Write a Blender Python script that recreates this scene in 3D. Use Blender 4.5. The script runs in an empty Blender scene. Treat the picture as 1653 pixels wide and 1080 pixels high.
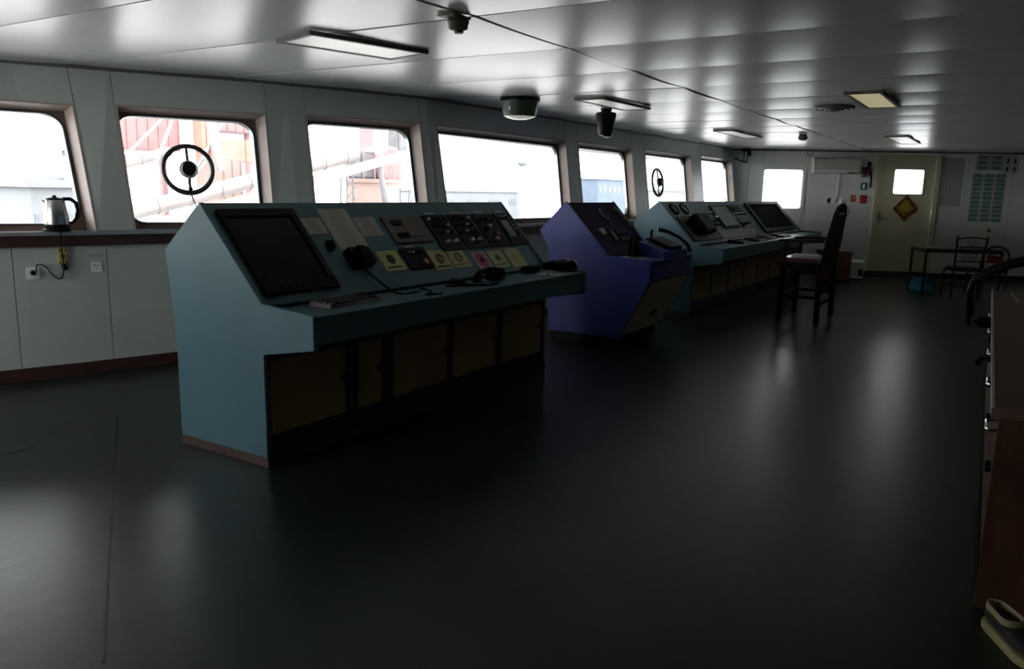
import bpy, bmesh, math, random
from mathutils import Vector, Matrix, Euler
random.seed(7)
SC = bpy.context.scene
COL = SC.collection
PI = math.pi
R = math.radians

# ------------------------------------------------------------------ camera
PHI = R(58.0)                       # the wheelhouse frame: x = to starboard along the windows, y = forward
EYE = 1.45
cam_d = bpy.data.cameras.new('camera')
cam_d.sensor_width = 36.0
cam_d.lens = 36.0 * 1270.0 / 1653.0
cam_d.clip_start = 0.05
cam_d.clip_end = 3000
cam = bpy.data.objects.new('camera', cam_d)
COL.objects.link(cam)
cam.matrix_world = (Matrix.Translation((0, 0, EYE)) @ Euler((R(90 - 10.45), 0, 0)).to_matrix().to_4x4()
                    @ Matrix.Rotation(R(1.25), 4, 'Z'))
SC.camera = cam

# ------------------------------------------------------------------ daylight: bright overcast sky
world = bpy.data.worlds.new('overcast_sky')
SC.world = world
world.use_nodes = True
bg = world.node_tree.nodes['Background']
bg.inputs[0].default_value = (0.97, 0.985, 1.0, 1)
bg.inputs[1].default_value = 1.0
SC.view_settings.view_transform = 'Standard'
SC.view_settings.look = 'None'
SC.view_settings.gamma = 1.0
SC.view_settings.use_curve_mapping = False
SC.view_settings.exposure = 3.45
SC.cycles.use_denoising = True
SC.cycles.max_bounces = 8
SC.cycles.diffuse_bounces = 5
SC.cycles.glossy_bounces = 4
SC.cycles.transparent_max_bounces = 12
SC.cycles.sample_clamp_indirect = 4.0

# ------------------------------------------------------------------ helpers
def W(u, n, z=0.0):
    c, s = math.cos(PHI), math.sin(PHI)
    return Vector((u * c - n * s, u * s + n * c, z))

MATS = {}
def mat(name, col, rough=0.5, metal=0.0, var=0.12, scale=6.0, bump=0.0, bscale=40.0, coat=0.0, emit=0.0, spec=0.5, stretch=None):
    if name in MATS: return MATS[name]
    m = bpy.data.materials.new(name); m.use_nodes = True
    nt = m.node_tree; b = nt.nodes['Principled BSDF']
    tc = nt.nodes.new('ShaderNodeTexCoord'); mp = nt.nodes.new('ShaderNodeMapping')
    if stretch: mp.inputs['Scale'].default_value = stretch
    nt.links.new(tc.outputs['Object'], mp.inputs['Vector'])
    no = nt.nodes.new('ShaderNodeTexNoise'); no.inputs['Scale'].default_value = scale; no.inputs['Detail'].default_value = 4
    nt.links.new(mp.outputs[0], no.inputs['Vector'])
    cr = nt.nodes.new('ShaderNodeValToRGB')
    lo = [max(0, c * (1 - var)) for c in col]; hi = [min(1, c * (1 + var)) for c in col]
    cr.color_ramp.elements[0].position = 0.3; cr.color_ramp.elements[1].position = 0.7
    cr.color_ramp.elements[0].color = (*lo, 1); cr.color_ramp.elements[1].color = (*hi, 1)
    nt.links.new(no.outputs['Fac'], cr.inputs[0]); nt.links.new(cr.outputs[0], b.inputs['Base Color'])
    b.inputs['Roughness'].default_value = rough; b.inputs['Metallic'].default_value = metal
    b.inputs['Specular IOR Level'].default_value = spec
    b.inputs['Coat Weight'].default_value = coat; b.inputs['Coat Roughness'].default_value = 0.08
    if emit:
        b.inputs['Emission Color'].default_value = (*col, 1); b.inputs['Emission Strength'].default_value = emit
    if bump:
        n2 = nt.nodes.new('ShaderNodeTexNoise'); n2.inputs['Scale'].default_value = bscale; n2.inputs['Detail'].default_value = 3
        nt.links.new(mp.outputs[0], n2.inputs['Vector'])
        bp = nt.nodes.new('ShaderNodeBump'); bp.inputs['Strength'].default_value = bump; bp.inputs['Distance'].default_value = 0.01
        nt.links.new(n2.outputs['Fac'], bp.inputs['Height']); nt.links.new(bp.outputs[0], b.inputs['Normal'])
    MATS[name] = m
    return m

def printed(name, paper, ink, rows=9, cols=1, fill=0.55, rough=0.6):
    """paper with ruled blocks of print (rows of cells), laid out on UV"""
    if name in MATS: return MATS[name]
    m = bpy.data.materials.new(name); m.use_nodes = True
    nt = m.node_tree; b = nt.nodes['Principled BSDF']
    tc = nt.nodes.new('ShaderNodeTexCoord')
    mp = nt.nodes.new('ShaderNodeMapping'); mp.inputs['Scale'].default_value = (cols, rows, 1)
    nt.links.new(tc.outputs['UV'], mp.inputs['Vector'])
    br = nt.nodes.new('ShaderNodeTexBrick'); br.offset = 0.0; br.squash = 1.0
    br.inputs['Color1'].default_value = (*ink, 1); br.inputs['Color2'].default_value = (*[c * .55 + .02 for c in ink], 1)
    br.inputs['Mortar'].default_value = (*paper, 1); br.inputs['Scale'].default_value = 1.0
    br.inputs['Mortar Size'].default_value = (1 - fill) * 0.5; br.inputs['Mortar Smooth'].default_value = 0.0
    br.inputs['Brick Width'].default_value = 1.0; br.inputs['Row Height'].default_value = 1.0
    nt.links.new(mp.outputs[0], br.inputs['Vector'])
    no = nt.nodes.new('ShaderNodeTexNoise'); no.inputs['Scale'].default_value = 45; nt.links.new(tc.outputs['UV'], no.inputs['Vector'])
    st = nt.nodes.new('ShaderNodeMath'); st.operation = 'GREATER_THAN'; st.inputs[1].default_value = 0.56
    nt.links.new(no.outputs['Fac'], st.inputs[0])
    mx = nt.nodes.new('ShaderNodeMixRGB'); mx.inputs[2].default_value = (*paper, 1)
    nt.links.new(st.outputs[0], mx.inputs[0]); nt.links.new(br.outputs['Color'], mx.inputs[1])
    nt.links.new(mx.outputs[0], b.inputs['Base Color']); b.inputs['Roughness'].default_value = rough
    MATS[name] = m
    return m

def glass_mat(name='window_glass', tint=(0.97, 0.98, 0.98), gloss=0.06):
    m = bpy.data.materials.new(name); m.use_nodes = True
    nt = m.node_tree; nt.nodes.remove(nt.nodes['Principled BSDF'])
    out = nt.nodes['Material Output']
    t = nt.nodes.new('ShaderNodeBsdfTransparent'); t.inputs[0].default_value = (*tint, 1)
    g = nt.nodes.new('ShaderNodeBsdfGlossy'); g.inputs['Roughness'].default_value = 0.02
    no = nt.nodes.new('ShaderNodeTexNoise'); no.inputs['Scale'].default_value = 3
    mu = nt.nodes.new('ShaderNodeMath'); mu.operation = 'MULTIPLY'; mu.inputs[1].default_value = gloss
    nt.links.new(no.outputs['Fac'], mu.inputs[0])
    x = nt.nodes.new('ShaderNodeMixShader'); nt.links.new(mu.outputs[0], x.inputs[0])
    nt.links.new(t.outputs[0], x.inputs[1]); nt.links.new(g.outputs[0], x.inputs[2]); nt.links.new(x.outputs[0], out.inputs[0])
    MATS[name] = m
    return m

class MB:
    """collects shapes, then links them as ONE mesh object"""
    def __init__(self): self.bm = bmesh.new(); self.uv = False
    def face(self, pts):
        vs = [self.bm.verts.new(p) for p in pts]
        return self.bm.faces.new(vs)
    def hexa(self, p):                    # 8 points: bottom ring 0-3, top ring 4-7
        v = [self.bm.verts.new(q) for q in p]
        for f in ((3, 2, 1, 0), (4, 5, 6, 7), (0, 1, 5, 4), (1, 2, 6, 5), (2, 3, 7, 6), (3, 0, 4, 7)):
            self.bm.faces.new([v[i] for i in f])
        return self
    def box(self, x0, x1, y0, y1, z0, z1):
        return self.hexa([(x0, y0, z0), (x1, y0, z0), (x1, y1, z0), (x0, y1, z0), (x0, y0, z1), (x1, y0, z1), (x1, y1, z1), (x0, y1, z1)])
    def prism(self, prof, x0, x1):        # profile in (y, z), extruded along x
        a = [self.bm.verts.new((x0, y, z)) for y, z in prof]; b = [self.bm.verts.new((x1, y, z)) for y, z in prof]
        n = len(prof)
        self.bm.faces.new(a); self.bm.faces.new(b[::-1])
        for i in range(n): self.bm.faces.new((a[i], b[i], b[(i + 1) % n], a[(i + 1) % n]))
        return self
    def plate(self, prof, y0, y1):        # profile in (x, z), extruded along y
        a = [self.bm.verts.new((x, y0, z)) for x, z in prof]; b = [self.bm.verts.new((x, y1, z)) for x, z in prof]
        n = len(prof)
        self.bm.faces.new(a); self.bm.faces.new(b[::-1])
        for i in range(n): self.bm.faces.new((a[i], b[i], b[(i + 1) % n], a[(i + 1) % n]))
        return self
    def tube(self, pts, r, seg=8, cap=True):
        pts = [Vector(p) for p in pts]; rings = []
        rr = r if isinstance(r, (list, tuple)) else [r] * len(pts)
        up = None
        for i, p in enumerate(pts):
            d = (pts[min(i + 1, len(pts) - 1)] - pts[max(i - 1, 0)]).normalized()
            if up is None:
                up = Vector((0, 0, 1)) if abs(d.z) < 0.9 else Vector((1, 0, 0))
            a = d.cross(up)
            if a.length < 1e-4: a = d.cross(Vector((0, 1, 0)))
            a.normalize(); b = a.cross(d).normalized(); up = b
            rings.append([self.bm.verts.new(p + (a * math.cos(t) + b * math.sin(t)) * rr[i]) for t in [2 * PI * k / seg for k in range(seg)]])
        for i in range(len(rings) - 1):
            for k in range(seg):
                self.bm.faces.new((rings[i][k], rings[i][(k + 1) % seg], rings[i + 1][(k + 1) % seg], rings[i + 1][k]))
        if cap:
            self.bm.faces.new(rings[0][::-1]); self.bm.faces.new(rings[-1])
        return self
    def lathe(self, prof, seg=24, c=(0, 0, 0), axis=None):     # prof (r, h) from bottom to top
        c = Vector(c); ax = Vector(axis).normalized() if axis else Vector((0, 0, 1))
        t = Vector((1, 0, 0)) if abs(ax.x) < 0.9 else Vector((0, 1, 0))
        a = ax.cross(t).normalized(); b = ax.cross(a)
        rings = []
        for r, h in prof:
            if r < 1e-5: rings.append([self.bm.verts.new(c + ax * h)])
            else: rings.append([self.bm.verts.new(c + ax * h + (a * math.cos(2 * PI * k / seg) + b * math.sin(2 * PI * k / seg)) * r) for k in range(seg)])
        for i in range(len(rings) - 1):
            A, B_ = rings[i], rings[i + 1]
            for k in range(seg):
                q = [A[k % len(A)], A[(k + 1) % len(A)], B_[(k + 1) % len(B_)], B_[k % len(B_)]]
                u = []
                for v in q:
                    if v not in u: u.append(v)
                if len(u) > 2: self.bm.faces.new(u)
        if len(rings[0]) > 1: self.bm.faces.new(rings[0][::-1])
        if len(rings[-1]) > 1: self.bm.faces.new(rings[-1])
        return self
    def torus(self, c, axis, R_, r, seg=32, s2=8):
        c = Vector(c); ax = Vector(axis).normalized()
        t = Vector((1, 0, 0)) if abs(ax.x) < 0.9 else Vector((0, 1, 0))
        a = ax.cross(t).normalized(); b = ax.cross(a)
        g = []
        for i in range(seg):
            d = a * math.cos(2 * PI * i / seg) + b * math.sin(2 * PI * i / seg)
            g.append([self.bm.verts.new(c + d * (R_ + r * math.cos(2 * PI * k / s2)) + ax * r * math.sin(2 * PI * k / s2)) for k in range(s2)])
        for i in range(seg):
            for k in range(s2):
                self.bm.faces.new((g[i][k], g[(i + 1) % seg][k], g[(i + 1) % seg][(k + 1) % s2], g[i][(k + 1) % s2]))
        return self
    def build(self, name, m, parent=None, bevel=0.0, smooth=35, uvplane=None):
        bm = self.bm
        bmesh.ops.recalc_face_normals(bm, faces=bm.faces[:])
        if bevel:
            es = [e for e in bm.edges if len(e.link_faces) == 2 and e.calc_face_angle(0) > R(30)]
            bmesh.ops.bevel(bm, geom=es, offset=bevel, segments=2, affect='EDGES', clamp_overlap=True)
        if uvplane:
            L = bm.loops.layers.uv.new('UVMap'); o, ex, ey = uvplane
            o, ex, ey = Vector(o), Vector(ex), Vector(ey)
            for f in bm.faces:
                for l in f.loops:
                    d = l.vert.co - o
                    l[L].uv = (d.dot(ex) / ex.length_squared, d.dot(ey) / ey.length_squared)
        me = bpy.data.meshes.new(name); bm.to_mesh(me); bm.free()
        if smooth:
            for p in me.polygons: p.use_smooth = True
            me.set_sharp_from_angle(angle=R(smooth))
        me.materials.append(m)
        o = bpy.data.objects.new(name, me); COL.objects.link(o)
        if parent: o.parent = parent
        return o

def tag(o, label=None, cat=None, group=None, kind=None):
    if label: o['label'] = label
    if cat: o['category'] = cat
    if group: o['group'] = group
    if kind: o['kind'] = kind
    return o
def thing(name, label, cat, loc, rz=PHI, group=None):
    o = bpy.data.objects.new(name, None); COL.objects.link(o)
    o.empty_display_size = 0.05
    o.location = loc; o.rotation_euler = (0, 0, rz)
    return tag(o, label, cat, group)
def place(o, loc, rz=PHI, label=None, cat=None, group=None):
    o.location = loc; o.rotation_euler = (0, 0, rz)
    return tag(o, label, cat, group)
def struct(o, label, cat, rz=PHI, loc=(0, 0, 0)):
    o.location = loc; o.rotation_euler = (0, 0, rz)
    return tag(o, label, cat, kind='structure')
def copy_tree(o, parent=None):
    c = o.copy(); COL.objects.link(c)
    if parent: c.parent = parent
    for ch in o.children: copy_tree(ch, c)
    return c
def lerp(tab, u):
    if u <= tab[0][0]: a, b = tab[0], tab[1]
    elif u >= tab[-1][0]: a, b = tab[-2], tab[-1]
    else:
        for a, b in zip(tab, tab[1:]):
            if a[0] <= u <= b[0]: break
    return a[1] + (b[1] - a[1]) * (u - a[0]) / (b[0] - a[0])
def rrect(x0, x1, z0, z1, r, k=6):
    out = []
    for cx, cz, a0 in ((x1 - r, z1 - r, 0), (x0 + r, z1 - r, 90), (x0 + r, z0 + r, 180), (x1 - r, z0 + r, 270)):
        for i in range(k + 1):
            a = R(a0 + 90 * i / k); out.append((cx + r * math.cos(a), cz + r * math.sin(a)))
    return out

# ------------------------------------------------------------------ materials
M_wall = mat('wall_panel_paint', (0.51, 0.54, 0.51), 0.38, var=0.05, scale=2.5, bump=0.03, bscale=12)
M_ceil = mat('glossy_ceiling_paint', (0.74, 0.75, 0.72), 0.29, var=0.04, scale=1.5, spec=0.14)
M_endwall = mat('lightened_bulkhead_paint', (0.74, 0.75, 0.72), 0.38, var=0.05, scale=2.5, bump=0.03, bscale=12)  # wall paint with a raised tone, standing in for light on the far bulkhead
M_dark = mat('dark_joint', (0.035, 0.037, 0.03), 0.7)
M_floor = mat('green_grey_floor_covering', (0.011, 0.018, 0.0155), 0.30, var=0.4, scale=1.8, bump=0.14, bscale=9, spec=0.35)
M_trim = mat('brown_varnished_trim', (0.055, 0.023, 0.018), 0.45, var=0.3, scale=9, stretch=(0.3, 3, 3))
M_alu = mat('aluminium_edge', (0.55, 0.56, 0.56), 0.35, metal=0.7, var=0.08)
M_reveal = mat('tan_window_reveal', (0.45, 0.35, 0.31), 0.5, var=0.12)
M_rubber = mat('black_rubber', (0.02, 0.021, 0.02), 0.55)
M_black = mat('black_plastic', (0.006, 0.006, 0.0065), 0.45, var=0.2, spec=0.12)
M_blackgloss = mat('dark_screen_glass', (0.008, 0.006, 0.005), 0.28, var=0.2, spec=0.12)
M_teal = mat('teal_console_paint', (0.065, 0.15, 0.185), 0.42, var=0.06, scale=3, bump=0.02)
M_navy = mat('navy_cabinet_frame', (0.012, 0.022, 0.075), 0.45, var=0.15)
M_blue = mat('royal_blue_paint', (0.035, 0.045, 0.25), 0.38, var=0.08, scale=3, bump=0.02)
M_bluedk = mat('dark_violet_blue_panel', (0.012, 0.010, 0.036), 0.6, var=0.15, spec=.08)
M_cream = mat('cream_door_paint', (0.34, 0.26, 0.13), 0.45, var=0.1, scale=4)
M_beige = mat('beige_panel_paint', (0.42, 0.36, 0.27), 0.45, var=0.1, scale=4)
M_white = mat('white_plastic', (0.86, 0.86, 0.83), 0.4, var=0.05)
M_paper = mat('white_paper', (0.55, 0.54, 0.50), 0.7, var=0.06)
M_steel = mat('brushed_steel', (0.6, 0.6, 0.6), 0.22, metal=1.0, var=0.06)
M_chrome = mat('chrome', (0.8, 0.8, 0.8), 0.1, metal=1.0, var=0.02)
M_doorp = mat('ivory_door_paint', (0.64, 0.59, 0.41), 0.42, var=0.06, scale=2)
M_wood = mat('dark_stained_wood', (0.012, 0.008, 0.006), 0.6, spec=.15, var=0.35, scale=6, stretch=(1, 1, 0.2))
M_redwood = mat('red_brown_wood_veneer', (0.085, 0.032, 0.018), 0.4, var=0.4, scale=5, stretch=(0.25, 4, 1))
M_iron = mat('black_iron', (0.012, 0.012, 0.011), 0.45)
M_red = mat('red_plastic', (0.45, 0.03, 0.03), 0.4)
M_green = mat('military_green_paint', (0.07, 0.10, 0.06), 0.4, var=0.15)
M_lampglass = mat('milky_lamp_diffuser', (0.80, 0.80, 0.74), 0.4, var=0.04, emit=0.03)
M_lampwarm = mat('yellowed_lamp_diffuser', (0.80, 0.72, 0.42), 0.4, var=0.06, emit=0.035)
M_glass = glass_mat()

# ------------------------------------------------------------------ the shell
HC = 2.28          # ceiling height
ZS = 1.08          # sill height
NS = [(0.5, 6.75), (3.2, 5.82), (3.85, 5.62), (4.75, 5.12), (6.1, 4.55), (14.9, 4.35)]     # wall line at the sill
NT = [(0.5, 7.2), (3.06, 6.2), (4.56, 5.32), (6.0, 4.76), (8.0, 4.66), (14.75, 4.52)]      # wall line at the ceiling
BREAKS = sorted({a for a, b in NS} | {a for a, b in NT})
def FW(u, z, off=0.0):              # a point of the leaning window wall, off = outward
    t = max(0.0, (z - ZS) / (HC - ZS))
    return (u, lerp(NS, u) + (lerp(NT, u) - lerp(NS, u)) * t + off, z)
def us(u0, u1):
    return [u0] + [b for b in BREAKS if u0 + 1e-3 < b < u1 - 1e-3] + [u1]
def wallslab(mb, u0, u1, z0, z1, o0, o1):
    L = us(u0, u1)
    for a, b in zip(L, L[1:]):
        mb.hexa([FW(a, z0, o0), FW(b, z0, o0), FW(b, z0, o1), FW(a, z0, o1), FW(a, z1, o0), FW(b, z1, o0), FW(b, z1, o1), FW(a, z1, o1)])

UL = -1.6           # port end
NB = -1.7           # aft bulkhead
EW0 = W(14.85, 4.5); EWR = math.atan2((W(16.95, -0.04) - EW0).y, (W(16.95, -0.04) - EW0).x)
def EP(s, off=0.0, z=0.0):          # a point in front of the starboard bulkhead: s along it, off into the room
    return EW0 + Vector((math.cos(EWR), math.sin(EWR), 0)) * s - Vector((-math.sin(EWR), math.cos(EWR), 0)) * off + Vector((0, 0, z))

# floor
m = MB(); m.box(UL - .2, 19.5, NB - .2, 8.2, -0.08, 0.0)
floor = struct(m.build('floor', M_floor), 'dark green grey sheet floor of the wheelhouse', 'floor')
for i, (a, b, w) in enumerate((((2.72, 4.60), (1.20, 2.20), .004), ((1.75, 4.42), (2.12, 4.40), .004))):
    v = (Vector(b) - Vector(a)); nrm = Vector((-v.y, v.x)).normalized() * w
    mm = MB(); A, B_ = Vector(a), Vector(b)
    mm.hexa([(*(A - nrm), .0), (*(B_ - nrm), .0), (*(B_ + nrm), .0), (*(A + nrm), .0), (*(A - nrm), .002), (*(B_ - nrm), .002), (*(B_ + nrm), .002), (*(A + nrm), .002)])
    mm.build('floor_seam', M_dark, floor)

# ceiling slab and its panels
m = MB(); m.box(UL - .2, 19.5, NB - .2, 8.2, HC + .022, HC + .14)
ceiling = struct(m.build('ceiling', M_dark), 'pale glossy panelled deckhead', 'ceiling')
def ceiling_panel(u0, u1, n0, n1f):
    g = .0085; nu, nn = 8, 14
    mb = MB(); rows = []
    ph = random.uniform(0, 6); sag = random.uniform(.006, .013)
    for i in range(nu + 1):
        u = u0 + g + (u1 - u0 - 2 * g) * i / nu; row = []
        n1 = n1f(u)
        for j in range(nn + 1):
            n = n0 + g + (n1 - n0 - 2 * g) * j / nn
            e = 4 * (i / nu) * (1 - i / nu)
            z = HC + .006 - sag * e - .003 * math.sin(n * 2.3 + ph) * e - .002 * math.sin(u * 3.1 + n * 1.1 + ph)
            row.append(mb.bm.verts.new((u, n, z)))
        rows.append(row)
    for i in range(nu):
        for j in range(nn): mb.bm.faces.new((rows[i][j], rows[i + 1][j], rows[i + 1][j + 1], rows[i][j + 1]))
    # upturned flanges
    edge = [r[0] for r in rows] + rows[-1][1:] + [r[-1] for r in rows[::-1]][1:] + rows[0][::-1][1:-1]
    top = [mb.bm.verts.new((v.co.x, v.co.y, HC + .024)) for v in edge]
    for k in range(len(edge)):
        mb.bm.faces.new((edge[k], top[k], top[(k + 1) % len(edge)], edge[(k + 1) % len(edge)]))
    mb.build('ceiling_panel', M_ceil, ceiling, smooth=50)
seams = [-1.6, -.55, .43] + [1.41 + .98 * k for k in range(0, 17)]
def endu(n): return 14.85 + (4.5 - n) * 2.1 / 4.54
for a, b in zip(seams, seams[1:]):
    if b > 18.2: break
    if a < 16.0: ceiling_panel(a, b, 2.364, lambda u: lerp(NT, u) - .0)
    ceiling_panel(a, b, NB, lambda u: 2.352)
m = MB()
L = us(-1.5, 14.8)
for a, b in zip(L, L[1:]):
    p = [FW(a, HC - .02, -.028), FW(b, HC - .02, -.028), FW(b, HC - .02, .02), FW(a, HC - .02, .02)]
    m.hexa(p + [(q[0], q[1], HC + .012) for q in p])
struct(m.build('trim_1', mat('dark_olive_cornice', (.13, .13, .11), .5)), 'dark cornice strip between window wall and deckhead', 'trim')

# window wall
WIN = [(0.3, 1.5, 2.0), (1.95, 3.365, 2.0), (3.605, 4.58, 2.02), (4.885, 5.925, 2.045), (6.105, 8.51, 2.04), (8.80, 10.36, 2.05), (10.79, 12.60, 2.06), (13.06, 14.68, 2.08)]
m = MB()
DEP = 0.15
wallslab(m, -1.6, 14.95, 0.0, ZS - .03, .012, .14)
edges = [-1.6] + [e for w in WIN for e in w[:2]] + [14.95]
for k in range(0, len(edges), 2):
    wallslab(m, edges[k] - (.005 if k else 0), edges[k + 1] + .005, ZS - .03, HC + .05, .012, DEP - .02)
for a, b, h in WIN: wallslab(m, a, b, h + .005, HC + .05, .012, DEP - .02)
wall_front = struct(m.build('wall_front', M_dark, smooth=0), 'forward window wall leaning outward, clad in pale panels', 'wall')
for k in range(0, len(edges), 2):
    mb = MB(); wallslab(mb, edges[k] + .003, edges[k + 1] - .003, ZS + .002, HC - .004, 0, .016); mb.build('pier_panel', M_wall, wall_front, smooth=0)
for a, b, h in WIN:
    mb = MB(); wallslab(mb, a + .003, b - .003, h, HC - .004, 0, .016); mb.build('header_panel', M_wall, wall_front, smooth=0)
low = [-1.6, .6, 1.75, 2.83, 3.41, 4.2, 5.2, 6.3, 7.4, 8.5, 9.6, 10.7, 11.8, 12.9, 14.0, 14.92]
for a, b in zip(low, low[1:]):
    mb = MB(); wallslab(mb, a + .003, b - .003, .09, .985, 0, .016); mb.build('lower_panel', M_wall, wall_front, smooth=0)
m = MB(); wallslab(m, -1.6, 14.85, 0, .095, -.014, .012)
struct(m.build('baseboard_front', M_trim, bevel=.003), 'dark red brown baseboard under the windows', 'baseboard')
m = MB(); wallslab(m, -1.6, 14.8, .972, 1.052, -.03, .012)
sill = struct(m.build('trim_2', M_trim, bevel=.003), 'long brown sill board running under all forward windows', 'trim')
m = MB(); wallslab(m, -1.6, 14.8, 1.052, 1.08, -.045, .02)
for a, b, h in WIN: wallslab(m, a, b, 1.06, 1.0795, .02, DEP)
m.build('sill_edge', M_alu, sill)

def make_window(i, a, b, h):
    root = bpy.data.objects.new('window_%d' % i, None); COL.objects.link(root)
    root.location = W(*FW((a + b) / 2, ZS)[:2], ZS); root.rotation_euler = (0, 0, PHI)
    org = Vector(FW((a + b) / 2, ZS))
    def P(u, z, off):                      # reveals stand square to the leaning wall
        x, y, zz = FW(u, z, off)
        return Vector((x, y, zz - max(0, off) * .30 * max(0, z - ZS) / (h - ZS))) - org
    zb = ZS
    def ring(inn, out, o0, o1, mb):       # inn/out: loops of (u,z); ring plate from offset o0 to o1
        n = len(inn)
        A = [mb.bm.verts.new(P(*p, o0)) for p in inn]; Bq = [mb.bm.verts.new(P(*p, o0)) for p in out]
        C = [mb.bm.verts.new(P(*p, o1)) for p in inn]; D = [mb.bm.verts.new(P(*p, o1)) for p in out]
        for k in range(n):
            j = (k + 1) % n
            mb.bm.faces.new((A[k], A[j], Bq[j], Bq[k])); mb.bm.faces.new((C[k], D[k], D[j], C[j]))
            mb.bm.faces.new((A[k], C[k], C[j], A[j])); mb.bm.faces.new((Bq[k], Bq[j], D[j], D[k]))
    t = .014
    for nm, q in (('reveal_head', (a, b, h - t, h)), ('reveal_side', (a, a + t, zb, h - t)), ('reveal_side', (b - t, b, zb, h - t))):
        mb = MB(); u0, u1, z0, z1 = q
        mb.hexa([P(u0, z0, -.004), P(u1, z0, -.004), P(u1, z0, DEP), P(u0, z0, DEP), P(u0, z1, -.004), P(u1, z1, -.004), P(u1, z1, DEP), P(u0, z1, DEP)])
        mb.build(nm, M_reveal, root, smooth=0)
    rad = .13; fr = .03
    inner = rrect(a + fr, b - fr, zb + fr + .012, h - fr, rad)
    def push(l, d):                        # radial growth of the rounded loop
        return rrect(a + fr - d, b - fr + d, zb + fr + .012 - d, h - fr + d, rad + d)
    outer = []
    for (x, z) in inner:                   # square outer boundary point for each loop point
        cx, cz = (a + b) / 2, (zb + h) / 2
        ox = a if x < a + fr + rad + 1e-6 else (b if x > b - fr - rad - 1e-6 else x)
        oz = zb if z < zb + fr + .012 + rad + 1e-6 else (h if z > h - fr - rad - 1e-6 else z)
        outer.append((ox, oz))
    # corner fill: make the outer loop follow the rectangle
    k = 6; outer = []
    for (X, Z, dx, dz) in ((b, h, 0, 1), (a, h, 1, 0), (a, zb, 0, -1), (b, zb, -1, 0)):
        rr = rad + fr
        for i_ in range(k + 1):
            f = i_ / k
            sx = -1 if X == b else 1; sz = -1 if Z == h else 1
            first_vertical = (X == b and Z == h) or (X == a and Z == zb)
            if first_vertical:
                p = (X, Z + sz * rr * (1 - 2 * f)) if f < .5 else (X + sx * rr * (2 * f - 1), Z)
            else:
                p = (X + sx * rr * (1 - 2 * f), Z) if f < .5 else (X, Z + sz * rr * (2 * f - 1))
            outer.append(p)
    mb = MB(); ring(inner, outer, DEP - .035, DEP, mb); mb.build('frame_plate', mat('brown_window_plate', (.16, .10, .085), .5), root, smooth=0)
    mb = MB(); ring(push(inner, -.007), push(inner, .004), DEP - .042, DEP - .01, mb); mb.build('gasket', M_rubber, root)
    mb = MB(); ring(push(inner, -.014), push(inner, -.006), DEP - .041, DEP - .01, mb); mb.build('bright_rim', M_alu, root)
    mb = MB(); lo = push(inner, -.008)
    A = [mb.bm.verts.new(P(*p, DEP - .024)) for p in lo]; C = [mb.bm.verts.new(P(*p, DEP - .016)) for p in lo]
    mb.bm.faces.new(A); mb.bm.faces.new(C[::-1])
    for q in range(len(A)): mb.bm.faces.new((A[q], C[q], C[(q + 1) % len(A)], A[(q + 1) % len(A)]))
    mb.build('pane', M_glass, root, smooth=0)
    return root
wl = ['unseen', 'window behind the steel kettle', 'window behind the near console with round wiper disc', 'narrow window between wiper disc window and the wide window',
      'wide middle window behind near console end', 'window behind the blue console', 'far window with round wiper disc', 'last forward window in the far corner']
for i, (a, b, h) in enumerate(WIN):
    w_ = make_window(i, a, b, h) if i else make_window(9, a, b, h)
    tag(w_, wl[i] if i else 'forward window at the port end beside the kettle window', 'window', kind='structure')

# port bulkhead with two windows, aft bulkhead
m = MB()
PW = [(4.3, 5.5), (5.9, 7.1)]
x0, x1 = UL - .12, UL
m.box(x0, x1, NB - .2, 8.0, 0, 1.0); m.box(x0, x1, NB - .2, 8.0, 1.95, HC + .05)
pe = [NB - .2] + [e for w in PW for e in w] + [8.0]
for k in range(0, len(pe), 2): m.box(x0, x1, pe[k], pe[k + 1], 1.0, 1.95)
struct(m.build('wall_left', M_wall), 'port bulkhead with side windows', 'wall')
for i, (a, b) in enumerate(PW):
    m = MB(); m.box(x0 + .05, x0 + .058, a, b, 1.0, 1.95)
    struct(m.build('window_%d' % (10 + i), M_glass), 'port side window pane', 'window')
m = MB(); m.box(UL - .1, 19.5, NB - .1, NB, 0, HC + .05)
struct(m.build('wall_back', mat('aft_bulkhead_veneer', (.10, .07, .05), .5)), 'aft bulkhead behind the chart table', 'wall')  # unseen wall, given a dark tone to keep the aft side dim

# starboard bulkhead (local x = s along it, y = outward)
def endobj(mb, name, mt, parent=None, **k):
    o = mb.build(name, mt, parent, **k)
    if parent is None: o.location = EW0; o.rotation_euler = (0, 0, EWR)
    return o
EWIN = (.53, 1.29, 1.18, 1.95); EDOOR = (2.58, 3.58, .08, 2.185)
m = MB()
m.box(-.1, EWIN[0], .012, .1, 0, HC + .05); m.box(EWIN[0], EWIN[1], .012, .1, 0, EWIN[2]); m.box(EWIN[0], EWIN[1], .012, .1, EWIN[3], HC + .05)
m.box(EWIN[1], EDOOR[0], .012, .1, 0, HC + .05); m.box(EDOOR[0], EDOOR[1], .012, .1, EDOOR[3], HC + .05); m.box(EDOOR[1], 7.5, .012, .1, 0, HC + .05)
m.box(EDOOR[0], EDOOR[1], .012, .1, 0, EDOOR[2])
wall_right = endobj(m, 'wall_right', M_dark); tag(wall_right, 'far starboard bulkhead of pale panels with door', 'wall', kind='structure')
def epanel(s0, s1, z0, z1):
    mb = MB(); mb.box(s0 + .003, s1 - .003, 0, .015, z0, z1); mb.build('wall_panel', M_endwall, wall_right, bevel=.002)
epanel(-.1, .28, .09, HC); epanel(.28, EWIN[0], .09, HC); epanel(EWIN[0], EWIN[1], .09, EWIN[2]); epanel(EWIN[0], EWIN[1], EWIN[3], HC)
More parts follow.
